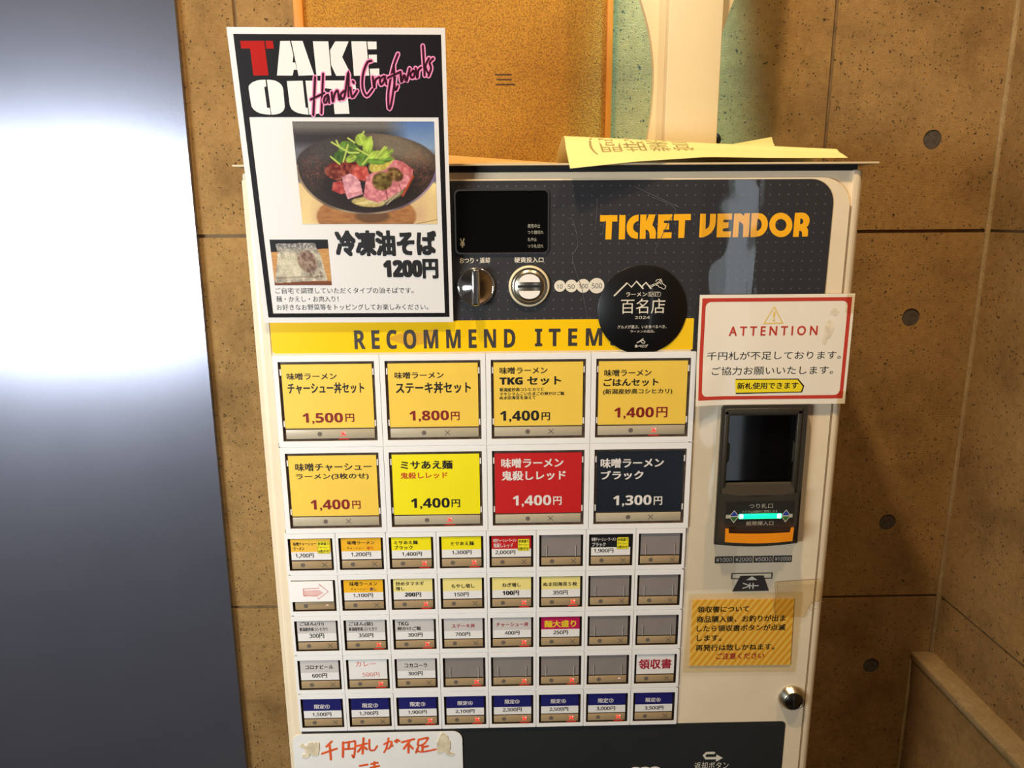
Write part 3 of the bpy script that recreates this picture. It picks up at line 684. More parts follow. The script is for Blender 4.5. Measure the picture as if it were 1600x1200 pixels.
# ------------------------------------------------------------------ room shell
WB = WALL_Y*1000
def wall_back():
    mb = MB()
    xs = [-1400, -263, 380.7, 578.6]
    zs = [-1030, -476.8, -15.8, 445.2, 906.2, 1570]
    g = 2.0
    plugs = {(2, 3): [(501.5, 545.6)], (2, 2): [(500, 345.5), (500, 86.5)], (2, 1): [(500, -116.1), (500, -376)]}
    for i in range(3):
        for j in range(5):
            x0, x1, z0, z1 = xs[i]+(g if i else 0), xs[i+1]-(g if i < 2 else 0), zs[j]+(g if j else 0), zs[j+1]-g
            pl = plugs.get((i, j), [])
            circ = [[(cx+10.6*math.cos(a), cz+10.6*math.sin(a)) for a in [2*math.pi*k/28 for k in range(28)]] for cx, cz in pl]
            mb.prism([rect(x0, x1, z0, z1)]+circ, WB, WB+8, 'concrete')
            for cx, cz in pl:
                mb.disc(cx, cz, 10.6, WB+1.2, 'plug')
    mb.box(-1400, 578.6, WB+2.5, WB+40, -1030, 1570, 'groove')
    return top(mb, 'wall_back', (0, WB, -1030), None, None, kind='structure')
wall_back()

def wall_right():
    mb = MB()
    X = 578.6
    zs = [-95.5, -15.8, 445.2, 906.2, 1570]
    for j in range(4):
        z0, z1 = zs[j]+(1.6 if j else 0), zs[j+1]-1.6
        mb.box(X, X+8, -900, WB, z0, z1, 'concrete')
    mb.box(X+2.5, X+60, -900, WB+40, -1030, 1570, 'groove')
    mb.box(553.5, X+4, -900, WB, -1030, -106, 'concrete')
    return top(mb, 'wall_right', (X, 0, -1030), None, None, kind='structure')
wall_right()

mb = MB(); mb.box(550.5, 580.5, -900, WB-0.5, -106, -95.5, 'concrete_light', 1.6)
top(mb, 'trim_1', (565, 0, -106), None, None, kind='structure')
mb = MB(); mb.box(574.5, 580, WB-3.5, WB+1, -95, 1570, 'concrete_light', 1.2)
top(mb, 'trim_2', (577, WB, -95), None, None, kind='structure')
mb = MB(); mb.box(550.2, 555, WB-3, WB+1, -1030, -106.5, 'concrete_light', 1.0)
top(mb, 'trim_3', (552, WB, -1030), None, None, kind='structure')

mb = MB()
mb.prism([[(-1400, -1030), (-329.5, -1030), (-327.2, -100), (-322.0, 700), (-318.0, 1570), (-1400, 1570)]], WB-8, WB-0.4, 'steel')
top(mb, 'wall_left', (-800, WB, -1030), None, None, kind='structure')

mb = MB(); mb.box(-2600, 1000, -3200, WB+60, -1050, -1030, 'floor_tile')
top(mb, 'floor', (0, 0, -1030), None, None, kind='structure')
mb = MB(); mb.box(-2600, 1000, -3200, WB+60, 1570, 1600, 'ceiling_paint')
top(mb, 'ceiling', (0, 0, 1570), None, None, kind='structure')

# ------------------------------------------------------------------ cork board on the back wall
t = thing('cork_board', 'orange cork notice board in a wooden frame on the wall behind the ticket machine', 'notice board', (-0.03, 0.249, Z0+0.50))
o3 = (30, -249, -500)
mb = MB(); mb.box(-187, 131, 238, 248, 504, 930, 'cork')
for k, (a, b) in enumerate(((12, 30), (14, 30), (13, 34))):
    mb.box(a, b, 237.8, 238.2, 612-5*k, 613.4-5*k, 'board_mark')
mb.build('cork_sheet', t, o3)
for x0, x1, z0, z1 in ((-197, -187, 496, 940), (131, 137.5, 496, 940), (-187, 131, 496, 504), (-187, 131, 930, 940)):
    mb = MB(); mb.box(x0, x1, 233, 248.6, z0, z1, 'board_wood', 1.0); mb.build('frame_rail', t, o3)

# ------------------------------------------------------------------ ticket machine
machine = thing('ticket_machine', 'cream and dark grey meal ticket vending machine covered in menu buttons', 'ticket machine', (0, 0.12, 0))
def mp(mb, name, label=None, parent=machine):
    return mb.build(name, parent, MO, label=label)

XL, XR = -189, 307
# body: full height cabinet, front door face at y = 4.2 (buttons and decals reach y = 0)
mb = MB()
mb.box(XL+1, XR-1, 30, 244, -1030, 497, 'cabinet_paint', 3)
mp(mb, 'cabinet')
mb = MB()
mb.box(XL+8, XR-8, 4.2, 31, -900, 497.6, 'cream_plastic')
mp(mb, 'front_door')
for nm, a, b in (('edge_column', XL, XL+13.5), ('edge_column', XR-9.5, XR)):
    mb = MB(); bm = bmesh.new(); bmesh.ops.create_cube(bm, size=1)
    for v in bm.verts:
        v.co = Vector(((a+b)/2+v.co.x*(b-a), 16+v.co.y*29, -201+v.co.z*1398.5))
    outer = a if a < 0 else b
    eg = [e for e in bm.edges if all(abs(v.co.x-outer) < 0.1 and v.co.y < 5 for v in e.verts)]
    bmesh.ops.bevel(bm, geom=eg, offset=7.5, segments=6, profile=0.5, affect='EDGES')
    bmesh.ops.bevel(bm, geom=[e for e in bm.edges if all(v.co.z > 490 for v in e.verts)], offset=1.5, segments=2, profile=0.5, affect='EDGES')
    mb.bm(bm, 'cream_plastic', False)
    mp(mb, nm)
mb = MB(); mb.box(XR-9.95, XR-9.6, 1.0, 3, -890, 470, 'seam'); mp(mb, 'door_seam', 'dirty brown seam along the right edge')
mb = MB(); mb.box(XL+3, XR-5, 6, 240, 496, 502.6, 'black_gap'); mp(mb, 'top_body', 'black strip under the lid')
mb = MB(); mb.box(XL-4, XR+8, -2, 238, 502.6, 504.0, 'lid_board'); mp(mb, 'lid')
# raised rounded moulding round the fascia on the right
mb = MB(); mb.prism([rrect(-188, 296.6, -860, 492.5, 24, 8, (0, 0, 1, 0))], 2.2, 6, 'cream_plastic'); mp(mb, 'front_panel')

# fascia: dark decal, yellow band, title
mb = MB()
mb.prism([[(-176, 380.5), (282.0, 380.5)] + rrect(-176, 282.6, 380.5, 491.2, 19, 8, (0, 0, 1, 0))[2:]], 1.4, 2.6, 'fascia')
mb.prism([rect(173.5, 281.6, 312, 380.5)], 1.4, 2.6, 'fascia')
for g in TITLE_GLYPHS:
    mb.prism(g, 1.25, None, 'amber')
for q in PRINTS:
    if q[0] == 'fas' and q[6] == 'g':
        mb.text(q[1], q[2], q[3], q[4], q[5], 1.25, 'g', q[7])
for cx, r in ((93.2, 6.3), (82.2, 5.6), (72.5, 5.1), (63.1, 4.7)):
    mb.disc(cx, 407.9, r+0.5, 1.30-0.0004*(100-cx), 'fascia')
    mb.disc(cx, 407.9, r, 1.25-0.0004*(100-cx), 'g')
for q in PRINTS:
    if q[0] == 'fas' and q[6] == 'd':
        mb.text(q[1], q[2], q[3], q[4], q[5], 1.18, 'd', 0)
for p in ([(-20.5, 470), (-18.6, 452)], [(69, 461), (73, 460), (77.5, 442), (73, 431), (77.5, 416), (81.5, 404), (86, 381)], [(92.5, 477), (91.5, 452)], [(98.8, 460), (97, 449)], [(136, 478), (155, 469), (150, 458), (140, 436)], [(122, 486), (158, 470)]):
    mb.stroke(p, 0.35, 1.1, 'crease')
mp(mb, 'fascia_panel')
mb = MB()
mb.prism([rrect(-174.5, 174.6, 354.3, 380.4, 3, 4, (1, 0, 0, 0))], 1.3, 2.6, 'band_yellow')
for q in PRINTS:
    if q[0] == 'band':
        mb.text(q[1], q[2], q[3], q[4], q[5], 1.15, 'print_dark', q[7])
mb.prism([[(-80, 366), (-66, 371), (-52, 371), (-38, 374), (-37, 362), (-52, 361), (-60, 359)]], 1.22, None, 'stain')
mp(mb, 'heading_band', 'yellow band with dark heading letters')
mb = MB()
fx0, fx1, fz0, fz1 = 176.5, 222.0, 134, 490.5
vs = []; fs = []
NX, NZ = 30, 150
rr = random.Random(3)
wv = [(rr.uniform(-1, 1), rr.uniform(.5, 2.2), rr.uniform(0, 6.28), rr.uniform(0.05, 0.13)) for _ in range(7)]
for j in range(NZ+1):
    for i in range(NX+1):
        u, v = i/NX, j/NZ
        x = fx0+(fx1-fx0)*u; z = fz0+(fz1-fz0)*v
        rip = sum(a*math.sin(6.283*(kx*u*1.6+kz*v*4)+ph) for kx, kz, ph, a in wv)
        x += 0.8*math.sin(v*23)*(1 if i in (0, NX) else 0)
        vs.append((x, 0.62+0.35*rip, z))
for j in range(NZ):
    for i in range(NX):
        a = j*(NX+1)+i
        fs.append((a, a+1, a+NX+2, a+NX+1))
mb.add(vs, fs, 'film_clear', True)
mp(mb, 'protective_film', 'clear rippled film strip')

# display window
mb = MB()
mb.prism([rrect(-21.5, 54, 434.2, 484.6, 4, 5), rrect(-20.4, 52.9, 435.3, 483.4, 3.4, 5)], 0.2, 2, 'chrome')
d = mp(mb, 'display_window')
mb = MB(); mb.prism([rrect(-20.4, 52.9, 435.3, 483.4, 3.4, 5)], 0.9, 2, 'glass_black')
for q in PRINTS:
    if q[0] == 'disp':
        mb.text(q[1], q[2], q[3], q[4], q[5], 0.8, 'G', q[7])
mb.build('display_glass', d, MO)
for o in d.children:
    o.location = (0, 0, 0)

# coin return knob
mb = MB()
mb.lathe(-5.5, 408, [(15.4, 2.0), (15.4, -0.6), (14.8, -1.2), (13.8, -1.2), (13.2, 0.4), (0.01, 1.0)], 'chrome')
k = mp(mb, 'return_knob')
mb = MB(); mb.box(-8.6, -2.4, -11, 1.5, 393.4, 422.8, 'chrome', 1.8, 3); mb.build('grip', k, MO)

# coin slot
mb = MB()
mb.lathe(38, 408, [(16.8, 2.4), (16.8, 0.4), (16.2, -0.8), (15.0, -0.8)], 'stand_plastic')
mb.lathe(38, 408, [(15.0, -0.8), (14.2, 0.2), (13.6, 0.6), (12.6, -1.4), (11.2, -2.4), (0.01, -2.6)], 'brushed')
s_ = mp(mb, 'coin_slot')
for sgn in (1, -1):
    mb = MB()
    lp = [(38+8.6*math.cos(a), 408+sgn*(3.6+6.4*math.sin(a))) for a in [math.pi*i/14 for i in range(15)]]
    mb.prism([lp], -3.0, -2.4, 'w'); mb.build('slot_plate', s_, MO)
mb = MB(); mb.box(28.4, 47.6, -2.75, -2.5, 407.2, 409.0, 'black_gap'); mb.build('slot_opening', s_, MO)

# ------------------------------------------------------------------ button field
mb = MB()
mb.box(-178.2, 178.8, 2.0, 4.5, -4.2, 352.5, 'white_plastic')
for z0, z1 in ((274.2, 276.0), (194.6, 196.4)) + tuple((155.2-39.85*i, 156.6-39.85*i) for i in range(4)):
    mb.box(-174, 174.8, 1.0, 3, z0-1.2, z1+1.2, 'white_plastic')
    mb.box(-175.4, -174.2, 1.2, 1.8, z0-1.0, z1+1.0, 'black_gap')
    mb.box(174.9, 176.1, 1.2, 1.8, z0-1.0, z1+1.0, 'black_gap')
mp(mb, 'button_board')

PB, PS = 88.2, 44.1
def bezel(big):
    W, H = (79.6, 68.7) if big else (39.0, 30.5)
    px, lo, hi = (PB, 4.6, 5.2) if big else (PS, 3.6, 4.6)
    e = (px-W)/2-0.18
    mb = MB()
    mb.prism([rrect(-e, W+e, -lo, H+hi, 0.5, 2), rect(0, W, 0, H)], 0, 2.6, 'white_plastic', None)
    # dark well behind
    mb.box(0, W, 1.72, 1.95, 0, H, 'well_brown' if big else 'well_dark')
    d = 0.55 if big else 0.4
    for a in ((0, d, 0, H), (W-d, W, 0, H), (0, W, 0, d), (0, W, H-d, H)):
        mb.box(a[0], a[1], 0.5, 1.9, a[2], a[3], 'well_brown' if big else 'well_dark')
    if big:
        for x in (0.9, W-2.0):
            for z in (12.5, 57.0):
                mb.box(x, x+1.1, 0.9, 1.8, z, z+5.2, 'w')
    return mb
def strip(big, lit):
    W, H = (79.6, 68.7) if big else (39.0, 30.5)
    mb = MB()
    sm = 'strip_grey' if big else 'strip_tan'
    z0, z1 = (1.9, 10.0) if big else (1.3, 8.5)
    gx = 2.4 if big else 2.0
    mb.box(gx, W-gx, 1.0, 1.7, z0, z1, sm, 0.25)
    zc = (z0+z1)/2
    dx, cx, r = (30.7, 50.6, 2.0) if big else (11.5, 30.6, 2.0)
    mb.disc(dx, zc, r, 0.92, 'mark', 20)
    h = 2.0
    if lit == 0:
        for s in (1, -1):
            mb.stroke([(cx-h, zc-s*h), (cx+h, zc+s*h)], 0.55, 0.92, 'mark', False)
    elif lit == 1:
        for s in (1, -1):
            mb.stroke([(cx-h*0.8, zc-s*h*0.8), (cx+h*0.8, zc+s*h*0.8)], 0.95, 0.92, 'led_red', False)
        for s in (1, -1):
            mb.disc(cx+s*1.3, zc+1.3, 0.62, 0.90, 'led_red_core', 12)
        mb.box(cx-4.5, cx+4.5, 1.2, 1.75, z0-0.9, z0-0.3, 'led_red_glow')  # emissive bar added to imitate the lit cross's red spill in the gap
    else:
        mb.stroke([(cx-1.2, zc+0.4), (cx, zc+1.2), (cx+1.0, zc+0.6)], 0.35, 0.92, 'led_red_core', False)
        for s in (1, -1):
            mb.stroke([(cx-h, zc-s*h), (cx+h, zc+s*h)], 0.35, 0.93, 'strip_grey', False)
    return mb
def cover(big, blank):
    W, H = (79.6, 68.7) if big else (39.0, 30.5)
    mb = MB()
    z0 = 11.0 if big else 9.4
    mb.box(1.2, W-1.2, 0.35, 0.6, z0, H-0.5, 'cover_clear')
    if blank:
        for x in (6.2, W-7.0):
            mb.box(x, x+0.38, 0.05, 0.36, z0+0.4, z0+10.5, 'clip_clear')
    return mb
BM = {}
def shared(key, fn):
    if key not in BM:
        o = fn().build(key[0])
        BM[key] = o.data
        o.data.name = key[0]
        bpy.data.objects.remove(o)
    return BM[key]

# card colours by row and column; '-' is an empty window
CARDS = [
    ['yellow', 'yellow', 'yellow', 'yellow'],
    ['yellow', 'yellow_b', 'red', 'navy'],
    ['amber', 'amber_b', 'yellow_b', 'yellow_b', 'red', '-', 'black', '-'],
    ['white', 'amber_b', 'pale', 'pale', 'pale', 'pale', '-', '-'],
    ['grey', 'grey', 'grey', 'grey', 'grey', 'crimson', '-', '-'],
    ['grey', 'white', 'grey', '-', '-', '-', '-', 'white'],
    ['blue']*8]
LIT = ['1001', '0100', '00110000', '20101100', '01101000', '01011120', '00111110']
WORD = dict(yellow='yellow', yellow_b='bright yellow', red='red', navy='dark navy', amber='amber', amber_b='orange yellow', black='black',
            white='white', pale='pale yellow', grey='light grey', crimson='crimson', blue='dark blue')
for r, row in enumerate(CARDS):
    big = r < 2
    W, H = (79.6, 68.7) if big else (39.0, 30.5)
    for c, col in enumerate(row):
        ox, oz = (-170.6+PB*c, 278.7-79.4*r) if big else (-174+PS*c, 159.4-39.85*(r-2))
        price = ''
        for q in BUTTON_TEXT.get((r, c), []):
            if q[0].replace('円', '').replace(',', '').isdigit():
                price = q[0].replace('円', '')
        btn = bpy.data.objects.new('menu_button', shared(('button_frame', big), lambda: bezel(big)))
        COL.objects.link(btn); btn.parent = machine
        btn.location = (ox*0.001, -0.120, (oz+1030)*0.001)
        if col == '-':
            btn['label'] = 'empty grey menu button with no card'
        elif (r, c) == (5, 7):
            btn['label'] = 'white menu button for the receipt'
        elif (r, c) == (3, 0):
            btn['label'] = 'white menu button with a hand drawn red arrow'
        else:
            btn['label'] = '%s %s menu button priced %s yen' % ('large' if big else 'small', WORD[col], price)
        st = bpy.data.objects.new('indicator_strip', shared(('indicator_strip', big, LIT[r][c]), lambda: strip(big, int(LIT[r][c]))))
        COL.objects.link(st); st.parent = btn
        if LIT[r][c] == '1':
            st['label'] = 'indicator strip with its red cross lit'
        # menu card
        mb = MB()
        if big:
            x0, x1, z0, z1 = 2.3, W-2.3, 11.2, H-2.4
        else:
            x0, x1, z0, z1 = 2.1, W-2.1, 9.8, H-0.9
        if col == '-':
            mb.box(x0, x1, 1.1, 1.6, z0, z1, 'blank_grey')
        elif big or col == 'white':
            a = x0
            if (r, c) == (3, 0):
                a = -0.8; z1 = H-1.0
            mb.box(a, x1, 0.9 if (r, c) != (3, 0) else -0.3, 1.4, z0, z1, 'card_'+col)
        else:
            zm = z0+(z1-z0)*0.39
            mb.box(x0, x1, 0.9, 1.4, zm, z1, 'card_'+col)
            mb.box(x0, x1, 0.9, 1.4, z0, zm, 'card_white')
        ty = 0.82
        if (r, c) in BADGE:
            q = BADGE[(r, c)]
            mb.prism([rrect(*q, 1.2, 4)], 0.84, None, 'print_dark')
            mb.prism([rrect(q[0]+0.25, q[1]-0.25, q[2]+0.25, q[3]-0.25, 1.0, 4)], 0.82, None, 'badge_yellow')
            h_ = q[3]-q[2]; w_ = q[1]-q[0]
            for s, a, b in (('妙高盛り', 0.68, 0.92), ('チャーシュー', 0.41, 0.60), ('6枚のせ', 0.08, 0.33)):
                mb.text(s, q[0]+w_*0.07, q[1]-w_*0.08, q[2]+h_*a, q[2]+h_*b, 0.79, 'k', 1)
        for s, a, b, cz, dz, co, bo in BUTTON_TEXT.get((r, c), []):
            mb.text(s, a, b, cz, dz, ty, co, bo)
        if (r, c) == (3, 0):
            pts = [(x-ox, z-oz) for x, z in STROKES['arrow'][0]]
            mb.stroke(pts+[pts[0]], 0.5, -0.42, 'h', False)
            zz = min(p[1] for p in pts); xx = min(p[0] for p in pts)
            for i in range(9):
                zi = zz+3.2+i*0.62
                mb.stroke([(xx+0.3, zi), (xx+14.5+min(i, 8-i)*0.9, zi+0.6)], 0.22, -0.42, 'h', False)
        cd = mb.build('menu_card' if col != '-' else 'blank_plate', btn)
        if (r, c) != (3, 0):
            cv = bpy.data.objects.new('clear_cover', shared(('clear_cover', big, col == '-'), lambda: cover(big, col == '-')))
            COL.objects.link(cv); cv.parent = btn

# ------------------------------------------------------------------ bill acceptor
mb = MB()
def arcb(x0, x1, z, sag, n=14):
    return [(x0+(x1-x0)*i/n, z-sag*math.sin(math.pi*i/n)) for i in range(n+1)]
out = arcb(202, 276.5, 178.5, 2.6)+[(276.0, 303), (274.4, 305.8), (203.6, 305.8), (202, 303)]
scr = rect(209, 267.4, 234.2, 296.8)
mb.prism([out, scr], -5.0, 2.5, 'acceptor_plastic')
# sloped throat below the screen and side bevels
mb.add([(206, -5.2, 233.6), (270, -5.2, 233.6), (266.5, -2.2, 236.5), (209.5, -2.2, 236.5)], [(0, 1, 2, 3)], 'acceptor_plastic')
mb.add([(206, -9.5, 224), (270, -9.5, 224), (270, -5.2, 233.6), (206, -5.2, 233.6)], [(0, 1, 2, 3)], 'acceptor_plastic')
lower = arcb(204, 274.6, 179.6, 2.4)+arcb(204, 274.6, 226.5, 3.2)[::-1]
mb.prism([lower], -9.5, -4.5, 'acceptor_plastic')
mb.box(205, 208.6, -6.4, -4.5, 230, 301, 'acceptor_plastic', 0.8)
mb.box(267.8, 271.6, -6.4, -4.5, 230, 301, 'acceptor_plastic', 0.8)
mb.box(205, 271.6, -6.4, -4.5, 297.2, 303, 'acceptor_plastic', 0.8)
bill = mp(mb.draft(), 'bill_acceptor')
mb = MB(); mb.box(208.8, 267.6, 0.4, 1.4, 234, 297, 'glass_black')
for x in (208.9, 265.6):
    mb.prism([[(x, 254), (x+1.9, 257), (x+1.9, 271), (x, 274)]], -1.5, 1, 'acceptor_plastic')
mb.draft().build('banknote_window', bill, MO)
mb = MB(); mb.box(210.5, 270.8, -9.9, -9.4, 195, 218.6, 'acceptor_label')
for q in PRINTS:
    if q[0] == 'bill':
        mb.text(q[1], q[2], q[3], q[4], q[5], -10.0, 'G', q[7])
mb.box(211.0, 270.2, -10.1, -9.8, 203.0, 206.4, 'G')
for cx in (218.2, 264.2):
    mb.prism([[(cx-4.2, 204.9), (cx+4.2, 204.9), (cx, 210.6)]], -10.3, None, 'g')
    mb.prism([[(cx-3.5, 205.2), (cx+3.5, 205.2), (cx, 209.9)]], -10.35, None, 'blue_print')
    mb.prism([[(cx+4.2, 204.5), (cx-4.2, 204.5), (cx, 198.6)]], -10.3, None, 'g')
    mb.prism([[(cx+3.5, 204.2), (cx-3.5, 204.2), (cx, 199.4)]], -10.35, None, 'green_print')
mb.draft().build('instruction_plate', bill, MO)
mb = MB(); mb.box(222.5, 260.6, -10.8, -9.6, 202.2, 207.0, 'led_green', 0.6)
for a in (222.8, 256.2):
    mb.box(a, a+4.0, -11.0, -10.0, 202.4, 206.8, 'led_green_core', 0.8)
mb.draft().build('light_bar', bill, MO, label='glowing green light bar')
mb = MB()
lp = arcb(211.5, 272.0, 180.6, 1.8)+[(272.4, 193.8), (269.6, 193.6), (269.0, 189.6)]+arcb(214.5, 269.0, 189.0, 0.8)[::-1]+[(214.2, 193.4), (211.2, 193.6)]
mb.prism([lp], -17, -9, 'tray_orange')
mb.box(213, 270.5, -10.2, -9.3, 188, 193.6, 'black_gap')
mb.draft().build('bill_tray', bill, MO, label='orange banknote tray')

# printed guide below the acceptor
mb = MB()
for i, q in enumerate([q for q in PRINTS if q[0] == 'lab']):
    a, b = ((204, 220.4), (221.2, 238.2), (239, 256.1), (256.9, 273.6))[i]
    mb.prism([rect(a, b, 159.3, 165.9)], 1.9, None, 'print_dark')
    mb.text(q[1], a+1.3, b-1.0, 160.7, 164.6, 1.8, 'g', 0)
mb.prism([rect(219.9, 257.2, 143.4, 149.4), rect(220.9, 256.2, 144.3, 148.5)], 1.9, None, 'print_dark')
mb.prism([[(221.5, 131.4), (254.9, 131.4), (249.0, 146.6), (228.0, 146.6)]], 1.8, None, 'print_dark')
mb.prism([[(233.6, 142.4), (243.8, 142.4), (238.7, 146.2)]], 1.7, None, 'g')
for a, b in (((231.0, 134.4), (237.2, 136.6)), ((231.2, 139.4), (237.2, 137.0)), ((237, 136.8), (244.8, 136.8)), ((237.2, 134.2), (237.2, 139.2)), ((240.2, 134.2), (240.2, 139.2))):
    mb.stroke([a, b], 1.1, 1.65, 'g', False)
mp(mb, 'banknote_guide')

# lock
mb = MB()
mb.lathe(284, 21.2, [(12.4, 2.4), (12.4, 0.8), (11.9, 0.0), (9.4, -4.4), (9.0, -4.8), (8.3, -4.8), (8.1, -4.0)], 'brushed')
lk = mp(mb, 'key_lock')
mb = MB(); mb.lathe(284, 21.2, [(8.3, -3.8), (7.9, -4.9), (0.01, -5.1)], 'dark_metal')
mb.box(282.9, 285.1, -5.4, -5.0, 16.6, 21.8, 'black_gap')
mb.stroke([(282.2, 15.6), (285.8, 15.6)], 0.7, -5.4, 'black_gap', False)
mb.build('lock_core', lk, MO)

# lower dark panel
mb = MB()
mat('fascia_low', (40, 42, 42), 0.38, noise=0.06, nscale=20, coat=0.35)
mb.prism([rrect(-177, 280.6, -420, -4.4, 4, 4, (0, 0, 1, 0))], 1.6, 2.6, 'fascia_low')
for q in PRINTS:
    if q[0] == 'low':
        mb.text(q[1], q[2], q[3], q[4], q[5], 1.4, 'g', q[7])
mb.stroke([(214, -37.2), (207.0, -37.2), (204.6, -39.8), (206.6, -43.0), (217.5, -43.0)], 2.6, 1.4, 'g', False)
mb.prism([[(216.5, -47), (223.0, -43.0), (216.5, -39)]], 1.4, None, 'g')
mb.prism([rect(39, 74, -90, -51.2)], 1.4, None, 'w')
for cx in (139.5, 148.5, 158):
    mb.disc(cx, -58.5, 8.2, 1.42-0.02*(cx-139)/20, 'fascia_low'); mb.disc(cx, -58.5, 7.7, 1.38-0.02*(cx-139)/20, 'w')
mp(mb, 'lower_panel')

# ------------------------------------------------------------------ things stuck to the machine
# black round award sticker
mb = MB()
mb.lathe(131.2, 387.8, [(36.9, 1.0), (36.9, 0.55), (36.7, 0.4), (0.01, 0.4)], 'sticker_black', 72)
for s, w, col in (('mountain', 1.25, 'g'), ('hand', 0.5, 'g'), ('logo', 0.55, 'g')):
    for p in STROKES[s]:
        mb.stroke(p, w, 0.3, col, s == 'hand')
for q in PRINTS:
    if q[0] == 'stk':
        mb.text(q[1], q[2], q[3], q[4], q[5], 0.3, 'g', q[7])
e = [q for q in PRINTS if q[1] == 'EAST'][0]
mb.prism([rrect(e[2]-1.3, e[3]+1.3, e[4]-0.7, e[5]+0.7, 1.2, 4), rrect(e[2]-1.05, e[3]+1.05, e[4]-0.45, e[5]+0.45, 1.0, 4)], 0.3, None, 'g')
top(mb, 'round_sticker', (131.2, 0.9, 351), 'round black award sticker overlapping the yellow heading band of the ticket machine', 'sticker')

# attention notice, slightly bowed sheet that laps over the right edge
def sheet(mb, x0, x1, z0, z1, fn, m, nx=24, nz=12, loop=None):
    vs = []; fs = []
    for j in range(nz+1):
        for i in range(nx+1):
            x = x0+(x1-x0)*i/nx; z = z0+(z1-z0)*j/nz
            vs.append((x, fn(x, z), z))
    for j in range(nz):
        for i in range(nx):
            a = j*(nx+1)+i
            fs.append((a, a+1, a+nx+2, a+nx+1))
    mb.add(vs, fs, m, True)
def bow(x, z):
    # lifts off the machine at the lower left
    return -2.0-4.0*max(0, (200-x)/24)*max(0, (345-z)/40)
att_empty = thing('attention_notice', 'white red-bordered ATTENTION notice taped over the top right of the ticket machine', 'notice', (0.241, -0.001, Z0+0.306))
ao = (-241, 1, -306)
mb = MB()
sheet(mb, 177.6, 306.0, 306.8, 400.0, bow, 'attention_paper')
N0 = len(mb.v)
Y1 = -2.12
def flatten(start, lift):
    for i in range(start, len(mb.v)):
        x, y, z = mb.v[i]
        mb.v[i] = (x, bow(x, z)-lift+y, z)
def subdiv_frame(ox0, ox1, oz0, oz1, w, m, lift):
    """border strips cut in short pieces so that they follow the bowed sheet"""
    k = len(mb.v)
    n = 22
    for a, b, c, d, hor in ((ox0, ox1, oz1-w, oz1, 1), (ox0, ox1, oz0, oz0+w, 1), (ox0, ox0+w, oz0+w, oz1-w, 0), (ox1-w, ox1, oz0+w, oz1-w, 0)):
        for i in range(n):
            if hor: mb.prism([rect(a+(b-a)*i/n, a+(b-a)*(i+1)/n, c, d)], 0, None, m)
            else: mb.prism([rect(a, b, c+(d-c)*i/n, c+(d-c)*(i+1)/n)], 0, None, m)
    r = 4.5
    for cx, cz, a0 in ((ox0+w, oz0+w, 180), (ox1-w, oz0+w, 270), (ox1-w, oz1-w, 0), (ox0+w, oz1-w, 90)):
        sx = 1 if a0 in (180, 90) else -1; sz = 1 if a0 in (180, 270) else -1
        lp = [(cx, cz)]+[(cx+sx*r+r*math.cos(math.radians(a0+90*i/8)), cz+sz*r+r*math.sin(math.radians(a0+90*i/8))) for i in range(9)]
        mb.prism([lp], 0, None, m)
    flatten(k, lift)
subdiv_frame(179.8, 303.6, 311.5, 397.2, 3.0, 'o', 0.12)
k = len(mb.v)
tri = [(231.3, 375.6), (248.3, 375.9), (239.5, 390.5)]
mb.prism([tri, [(232.7, 376.5), (246.8, 376.8), (239.5, 388.9)]], 0, None, 'Y')
for q in PRINTS:
    if q[0] == 'att' and q[1] != '新札使用できます':
        mb.text(q[1], q[2], q[3], q[4], q[5], 0, q[6], q[7])
for k_, (cx, cz, w_, h_) in enumerate(((287, 371, 4.5, 9), (284, 362, 3, 5), (290, 385, 4, 4))):
    rr = random.Random(k_)
    mb.prism([[(cx+w_*rr.uniform(.6, 1)*math.cos(a), cz+h_*rr.uniform(.6, 1)*math.sin(a)) for a in [6.283*i/14 for i in range(14)]]], -0.01*k_, None, 'attention_stain')
q = [q for q in PRINTS if q[1] == '新札使用できます'][0]
mx0, mx1, mz0, mz1 = q[2]-1.4, q[3]+4.4, q[4]-3.2, q[5]+2.6
flatten(k, 0.14)
k = len(mb.v)
mb.prism([[(mx0+0.6, mz0-0.8), (mx1-0.6, mz0+0.0), (mx1+0.8, mz0+5.6), (mx1-5, mz1+0.4), (mx0-0.4, mz1+0.7)]], 0, None, 'k')
flatten(k, 0.16)
k = len(mb.v)
mb.prism([[(mx0+0.4, mz0+0.2), (mx1-1.6, mz0+0.7), (mx1-0.4, mz0+5.0), (mx1-5.4, mz1-0.5), (mx0-0.8, mz1-0.2)]], 0, None, 'marker_yellow')
flatten(k, 0.18)
k = len(mb.v)
mb.text(q[1], q[2], q[3], q[4], q[5], 0, 'k', 1)
flatten(k, 0.22)
mb.build('notice_sheet', att_empty, ao)
mb = MB(); mb.box(299, 309.5, -2.6, -2.45, 384, 399.5, 'tape_clear'); mb.build('clear_tape', att_empty, ao)
mb = MB(); mb.box(299, 309, -2.6, -2.45, 304, 318, 'tape_clear'); mb.build('clear_tape', att_empty, ao)

